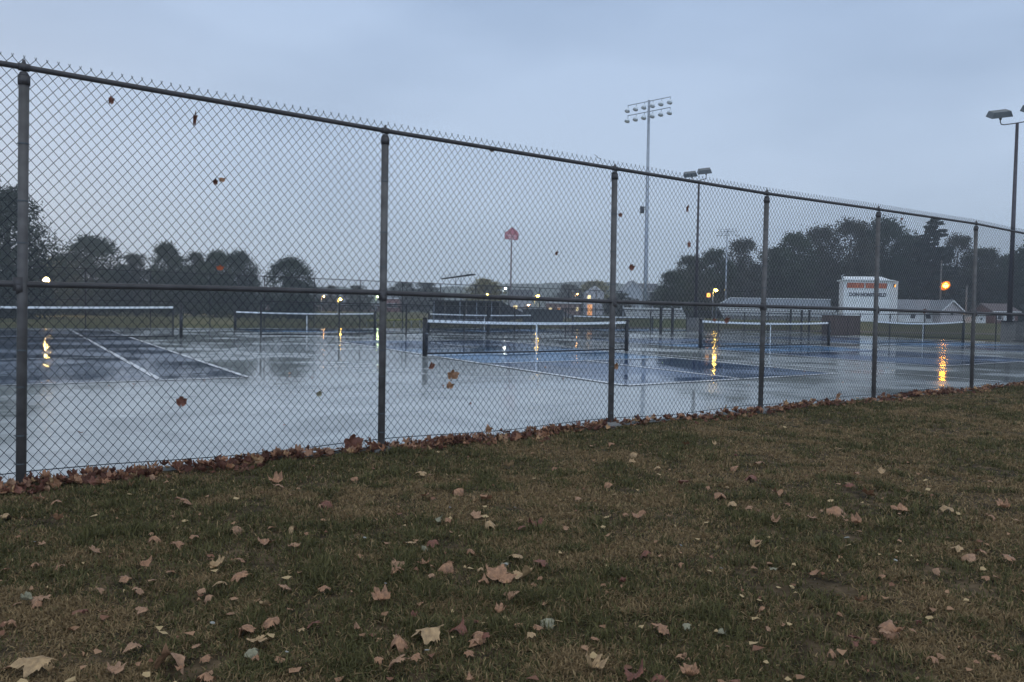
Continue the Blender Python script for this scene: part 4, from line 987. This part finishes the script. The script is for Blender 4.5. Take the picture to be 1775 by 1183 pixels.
def leaf(px_, py_, wpx, mk, label=None, group='fallen leaves on the lawn', z=.0, var=None, pos=None, size=None):
    p = pos if pos is not None else gp(px_, py_, z)
    sz = size if size else wpx*p.y/CF*1.42
    me = LM[mk][rl.randrange(12) if var is None else var]
    o = bpy.data.objects.new('fallen_leaf', me); COL.objects.link(o)
    flip = math.pi if rl.random() < .68 else 0
    o.rotation_euler = (rl.gauss(0, .2) + flip, rl.gauss(0, .2), rl.uniform(0, 6.28))
    o.scale = (sz, sz*rl.uniform(.8, 1.05), sz*rl.uniform(.8, 1.25)); o.location = (p.x, p.y, p.z - .004 + (sz*.12 if flip else 0))
    if not label:
        kd = {'A': 'brown curled leaf', 'B': 'tan curled leaf', 'C': 'dark red leaf', 'D': 'grey green leaf', 'E': 'pinkish brown leaf', 'F': 'orange leaf'}[mk]
        q_ = p.x/max(p.y, .1); row = 'near the bottom edge' if p.y < 3.0 else ('halfway to the fence' if p.y < 5.5 else 'close to the fence')
        colz = 'at far left' if q_ < -.42 else 'left of centre' if q_ < -.12 else 'at centre' if q_ < .14 else 'right of centre' if q_ < .42 else 'at far right'
        label = ('wide ' if sz > .13 else 'tiny ' if sz < .065 else '') + kd + ' on the lawn ' + row + ' ' + colz
    tag(o, label, 'leaf', group)
    return o
NAMED = [(68, 1150, 65, 'B', 'long tan leaf in the bottom left corner'), (299, 1142, 68, 'E', 'large pointed pinkish leaf near the bottom left'), (199, 1162, 38, 'E', 'upright pinkish leaf at the bottom left between two large leaves'),
 (355, 1172, 46, 'A', 'brown leaf cut by the bottom edge right of the large pointed leaf'), (745, 1100, 74, 'B', 'biggest tan leaf in the cluster at bottom centre'), (691, 1110, 56, 'A', 'brown leaf left of the biggest tan leaf'), (690, 1147, 46, 'E', 'pale pinkish leaf below the biggest tan leaf'),
 (825, 1102, 42, 'A', 'brown leaf at the right end of the bottom cluster'), (790, 1093, 40, 'C', 'dark red leaf behind the biggest tan leaf'), (864, 1002, 62, 'A', 'dark brown leaf left of the yellowish leaf at centre'), (909, 996, 56, 'B', 'yellowish tan leaf in the centre of the lawn'),
 (891, 1029, 32, 'E', 'small brown leaf below the yellowish leaf'), (1144, 1090, 42, 'A', 'curled brown leaf right of bottom centre'), (1027, 1158, 54, 'B', 'large tan leaf near the bottom edge right of centre'), (1536, 1092, 52, 'A', 'large brown leaf alone at the lower right'), (1200, 1170, 42, 'A', 'brown leaf on the bottom edge right of centre'),
 (471, 1080, 44, 'A', 'brown leaf above the grey green one on the left'), (419, 1092, 44, 'A', 'folded brown leaf left of the grey green one'), (451, 1108, 42, 'B', 'tan leaf touching the grey green leaf'), (439, 1130, 44, 'D', 'grey green leaf in the lower left cluster'), (951, 1076, 38, 'D', 'grey green leaf right of bottom centre'),
 (664, 1039, 42, 'A', 'brown leaf left of centre above the bottom cluster'), (684, 990, 44, 'A', 'flat brown leaf under a pinkish one left of centre'), (688, 977, 32, 'E', 'pinkish leaf lying on a flat brown one'), (772, 982, 42, 'A', 'brown leaf left of the central pair'), (713, 943, 28, 'B', 'orange tan leaf beside a small green one'), (735, 948, 18, 'D', 'small green leaf beside the orange tan one'),
 (926, 907, 34, 'C', 'upright reddish leaf in the middle of the lawn'), (1107, 892, 30, 'A', 'curled brown leaf standing right of the lawn centre'), (458, 941, 38, 'A', 'crumpled brown leaf on the left lawn'), (321, 872, 42, 'A', 'brown leaf with a grey twig on the left near the drift'), (561, 874, 36, 'C', 'dark arched leaf left of centre near the fence'), (8, 894, 28, 'B', 'tan leaf at the left picture edge'), (1449, 884, 44, 'A', 'long folded brown leaf on the right lawn'), (1250, 860, 32, 'A', 'dark folded leaf on the right lawn'), (49, 1039, 24, 'D', 'star shaped green leaf at the left')]
for a in NAMED: leaf(a[0], a[1], a[2], a[3], a[4])
OTH = [(101, 870, 25, 'A'), (101, 900, 26, 'A'), (504, 916, 26, 'B'), (409, 916, 30, 'E'), (507, 946, 26, 'E'), (264, 934, 32, 'A'), (304, 943, 30, 'A'), (338, 931, 20, 'A'), (166, 955, 28, 'E'), (416, 972, 26, 'A'), (372, 982, 32, 'B'), (419, 999, 36, 'A'), (385, 1012, 30, 'B'), (106, 982, 24, 'A'), (59, 978, 22, 'A'), (7, 988, 20, 'A'), (220, 1004, 26, 'A'), (264, 1007, 20, 'E'), (237, 1024, 22, 'E'), (495, 1020, 32, 'E'), (558, 1020, 26, 'A'), (348, 1024, 20, 'E'), (362, 1034, 26, 'E'), (460, 1047, 24, 'B'), (145, 1058, 20, 'C'), (181, 1059, 18, 'A'), (250, 1057, 24, 'E'), (17, 1080, 28, 'A'), (547, 1081, 28, 'C'), (233, 1122, 36, 'E'), (358, 1140, 26, 'A'),
 (845, 864, 28, 'A'), (822, 870, 18, 'B'), (823, 894, 26, 'E'), (845, 909, 28, 'B'), (759, 900, 20, 'D'), (777, 900, 20, 'A'), (749, 941, 24, 'C'), (816, 956, 24, 'A'), (938, 978, 36, 'C'), (718, 1140, 24, 'A'), (1029, 1107, 18, 'A'), (811, 1132, 24, 'A'), (877, 978, 20, 'D'), (816, 1176, 24, 'A'), (1100, 1172, 46, 'C'), (1150, 1177, 40, 'C'),
 (1274, 811, 22, 'A'), (1318, 804, 26, 'A'), (1272, 874, 24, 'B'), (1296, 880, 16, 'E'), (1345, 853, 26, 'A'), (1304, 828, 32, 'C'), (1182, 836, 24, 'C'), (1342, 904, 26, 'E'), (1407, 897, 22, 'A'), (1487, 906, 28, 'A'), (1483, 821, 16, 'A'), (1526, 817, 18, 'B'), (1502, 855, 28, 'A'), (1468, 843, 26, 'C'), (1563, 884, 34, 'A'), (1643, 884, 28, 'B'), (1742, 880, 26, 'A'), (1717, 896, 24, 'A'), (1306, 947, 30, 'B'), (1410, 993, 24, 'A'), (1342, 986, 18, 'D'), (1531, 998, 14, 'A'), (1679, 964, 32, 'E'), (1744, 964, 16, 'D'), (1621, 988, 20, 'E'), (1492, 1042, 26, 'A'), (1250, 1097, 20, 'D'), (1441, 1128, 22, 'A'), (1320, 1054, 18, 'A'), (1189, 1083, 20, 'D'), (1727, 1138, 20, 'A'), (1480, 1114, 20, 'C'),
 (733, 823, 26, 'B'), (797, 850, 28, 'A'), (738, 858, 20, 'A'), (613, 830, 20, 'A'), (480, 835, 34, 'A'), (487, 845, 26, 'E'), (880, 808, 26, 'B'), (1100, 787, 20, 'B'), (1057, 840, 22, 'A'), (1060, 770, 16, 'A'), (1095, 800, 14, 'B'), (960, 812, 14, 'A'), (1240, 771, 14, 'B'), (1190, 770, 18, 'A')]
for a in OTH: leaf(*a)
for k in range(70):
    if k % 2: px_ = rl.uniform(20, 1760); py_ = rl.uniform(790 + max(0, (700-px_)*.13), 1170)
    else:
        q_ = rl.choice(NAMED); px_ = q_[0] + rl.gauss(0, 30); py_ = min(1176, q_[1] + rl.gauss(0, 12))
    leaf(px_, py_, rl.uniform(10, 24)*(.8 + .5*(py_ > 950)), rl.choice('AAAEEBC'))
# drift of leaves along the foot of the fence: the 95 largest as leaves, the rest as one mass
dr = []
for k in range(2500):
    s = rl.uniform(-.6, 21.0) if rl.random() < .75 else rl.uniform(-.6, 7)
    thick = .10 + .08*math.sin(s*1.7) + .05*math.sin(s*4.1)
    t = FT - .02 - abs(rl.gauss(0, 1))*max(.07, thick) + .06
    if 6.45 < s < 6.9 and t < FT - .05: pass
    if rl.random() > .35 + .9*float(vnoise(np.array([s*1.3 + 4]), np.array([t*2.0]), 12)[0]): continue
    z = -.035 + max(0, .055 - (FT - t)*.2)*rl.random()
    dr.append((s, t, z))
dr.sort(key=lambda q: L(*q).length)
nI = 0; LV = []; LF = []; LT = []; o = 0
cols = {'A': (.31, .15, .08), 'B': (.40, .24, .12), 'C': (.13, .050, .030), 'E': (.33, .175, .105)}
for s, t, z in dr:
    p = L(s, t, z); mk = rl.choice('AAACCCCEB'); sz = rl.uniform(.09, .155)
    if nI < 45 and rl.random() < .45:
        nI += 1
        ob = leaf(0, 0, 0, mk, {'A': 'brown', 'B': 'tan', 'C': 'dark red', 'E': 'pinkish'}[mk] + ' leaf in the drift along the foot of the fence', 'leaves drifted against the fence', pos=p, size=sz)
        ob.rotation_euler = (rl.gauss(0, .55), rl.gauss(0, .5), rl.uniform(0, 6.28)); ob.location.z += sz*.1
    else:
        me = LM['A'][rl.randrange(12)]
        mw = Matrix.Translation(p + Vector((0, 0, sz*.12))) @ Matrix.Rotation(rl.uniform(0, 6.28), 4, 'Z') @ Matrix.Rotation(rl.gauss(0, .5), 4, 'X') @ Matrix.Rotation(rl.gauss(0, .45), 4, 'Y') @ Matrix.Diagonal((sz, sz*.9, sz, 1))
        if not hasattr(leaf_mesh, 'cache'): leaf_mesh.cache = {}
        key = me.name
        if key not in leaf_mesh.cache:
            co = np.array([v_.co[:] for v_ in me.vertices]); tri = []
            for pl in me.polygons:
                vs = list(pl.vertices)
                for q in range(1, len(vs)-1): tri.append((vs[0], vs[q], vs[q+1]))
            leaf_mesh.cache[key] = (co, np.array(tri))
        co, tri = leaf_mesh.cache[key]; M3 = np.array(mw)
        LV.append(co @ M3[:3, :3].T + M3[:3, 3]); LF.append(tri + o); o += len(co)
        LT.append(np.repeat(np.array([cols[mk]])*rl.uniform(.7, 1.25), len(co), axis=0))
SV = []; SF = []; ST = []; so_ = 0
for k in range(900):
    Zc = 1.8*(14/1.8)**rl.random(); Xc = rl.uniform(-.72*Zc, .72*Zc); tt = -Xc*math.sin(GA) + Zc*math.cos(GA)
    if tt > FT - .1: continue
    w_ = rl.uniform(.006, .028); an = rl.uniform(0, 6.28); c_ = rl.choice([(.36, .20, .11), (.46, .32, .16), (.20, .09, .05), (.28, .15, .08)])
    for q in range(5):
        th = an + q*1.257; SV.append((Xc + math.cos(th)*w_*rl.uniform(.5, 1.2), Zc + math.sin(th)*w_*rl.uniform(.5, 1.2), -.012 + rl.uniform(-.006, .012)))
        ST.append(c_)
    SF += [(so_, so_+1, so_+2), (so_, so_+2, so_+3), (so_, so_+3, so_+4)]; so_ += 5
M_lit_leaf = attr_mat('drifted_leaf', .7, .1, .3)
tag(np_mesh('leaf_scraps', SV, SF, M_lit_leaf, np.array(ST)), 'tiny torn scraps of leaf strewn through the lawn', 'leaf scraps', kind='stuff')
tag(np_mesh('leaf_litter', np.concatenate(LV), np.concatenate(LF), M_lit_leaf, np.concatenate(LT)), 'band of dead brown leaves heaped along the foot of the fence', 'leaf litter', kind='stuff')

# leaves caught in the wire
def wire_pt(px_, py_, dt=.03):
    r = ray(px_, py_); n = Vector((-math.sin(GA), math.cos(GA), 0)); t = (FT + dt)/(r.x*n.x + r.y*n.y); return Vector((r.x*t, r.y*t, CH + r.z*t))
CAUGHT = [(192, 176, 15, 24, 'C', 'small reddish leaf high on the wire near the first post'), (337, 210, 9, 40, 'C', 'long dark strip of leaf hanging high on the wire'), (373, 317, 12, 20, 'C', 'dark left half of a leaf pair on the wire'), (384, 313, 18, 16, 'A', 'reddish right half of a leaf pair on the wire'), (852, 261, 16, 14, 'C', 'small leaf just under the top rail at centre'), (963, 440, 9, 16, 'C', 'tiny dark leaf left of the third post'),
 (1093, 466, 18, 20, 'C', 'round red brown leaf right of the third post'), (1191, 364, 10, 20, 'C', 'thin red leaf left of the court floodlight pole high up'), (1194, 426, 12, 18, 'C', 'red leaf left of the court floodlight pole lower down'), (1075, 374, 14, 12, 'C', 'dark leaf touching the right side of the third post'), (314, 699, 28, 32, 'C', 'red brown leaf low on the wire over the pale court'), (553, 684, 16, 18, 'D', 'small dark green leaf low on the wire'), (747, 636, 20, 22, 'C', 'small red leaf just right of the centre net post'), (783, 652, 34, 30, 'A', 'widest red brown leaf below the centre net'), (779, 670, 22, 22, 'A', 'rounded leaf just under the widest one'), (1067, 637, 18, 20, 'A', 'brown leaf at the third post below the net'), (381, 466, 18, 14, 'F', 'bright orange leaf before the left trees'), (1562, 381, 10, 8, 'C', 'tiny dark leaf high between the last posts'),
 (609, 770, 52, 50, 'C', 'large dark red leaf standing against the fence left of the second post'), (845, 746, 24, 26, 'A', 'brown leaf standing in the drift below the centre net'), (1452, 687, 18, 20, 'A', 'upright leaf at the fence foot near the fifth post'), (1257, 557, 16, 22, 'C', 'dark leaf over the tape of the second net'), (1238, 556, 12, 10, 'C', 'small leaf at the left end of the second net tape'), (1600, 541, 16, 14, 'C', 'dark leaf on the middle rail near the right net')]
for px_, py_, wp, hp, mk, lab in CAUGHT:
    p = wire_pt(px_, py_, .03 if py_ < 700 else -.0); k = p.y/CF
    ob = bpy.data.objects.new('caught_leaf', LM[mk][rl.randrange(12)]); COL.objects.link(ob)
    ob.rotation_euler = (R(90) + rl.uniform(-.3, .3), 0, GA + rl.uniform(-.2, .2)); ob.scale = (wp*k*1.1/math.cos(R(25)), hp*k*1.05, max(wp, hp)*k*.9)
    m4 = Matrix.Rotation(rl.uniform(-.6, .6), 4, 'Y')
    ob.location = p; tag(ob, lab, 'leaf', 'leaves caught in the wire mesh')
for px_, py_, lab in ((1035, 274, 'forked twig lying on the top rail left of the third post'), (1330, 330, 'short twig on the top rail at the fourth post')):
    p = wire_pt(px_, py_, 0); b = MB(); b.path([(-.03, 0, .04), (.01, 0, .0), (.05, .0, -.012)], [.002, .0035, .002], 5); b.path([(.0, 0, .012), (.012, 0, .03)], [.002, .001], 5)
    tag(b.build('twig', M_bark, None, loc=p), lab, 'twig', 'twigs on the top rail')
# leaves and specks lying on the wet court
for k in range(30):
    s = rl.uniform(0, 22); t = FT + .3 + rl.random()**1.3*10; p = L(s, t, .016); mk = rl.choice('ACCCA')
    ob = leaf(0, 0, 0, mk, 'small dark wet leaf lying on the pale court', 'leaves scattered on the wet court', pos=p, size=rl.uniform(.035, .10)); ob.location.z = .012 + .012
# pale grey pebbles and scraps in the grass
for px_, py_, w_ in ((368, 1081, 16), (632, 933, 12), (1250, 986, 10), (877, 979, 14), (740, 1128, 12), (668, 1012, 10), (1552, 972, 12), (1468, 933, 12), (60, 940, 8), (1180, 946, 10), (497, 1131, 12), (892, 880, 8), (780, 880, 6)):
    p = gp(px_, py_, .0); s_ = .7*w_*p.y/CF; b = MB(); b.lathe((0, 0, 0), [(s_*.3, 0), (s_*.5, s_*.12), (s_*.42, s_*.3), (s_*.15, s_*.38)], 7)
    ob = b.build('pebble', M_conc if w_ < 12 else mat('pale_scrap', (.30, .29, .25), .7, 0, .2, 30), None, loc=p); ob.rotation_euler = (.3, .2, rl.uniform(0, 3)); ob.scale = (1.2, .8, .7)
    tag(ob, 'pale pebble or scrap lying in the grass among many alike', 'pebble', 'pale scraps in the lawn')

# ------------------------------------------------------------------ haze
hb = MB().box((0, 290, 29), (1290, 706, 62)).build('haze', None)
hm = bpy.data.materials.new('thin_haze'); hm.use_nodes = True; t = hm.node_tree; t.nodes.clear()
vo = t.nodes.new('ShaderNodeVolumePrincipled'); oo = t.nodes.new('ShaderNodeOutputMaterial'); t.links.new(vo.outputs[0], oo.inputs['Volume'])
vo.inputs['Color'].default_value = (.92, .95, 1.0, 1); vo.inputs['Density'].default_value = 0.0012
hb.data.materials.clear(); hb.data.materials.append(hm); tag(hb, 'thin bluish evening haze over the whole site', 'haze', kind='stuff')
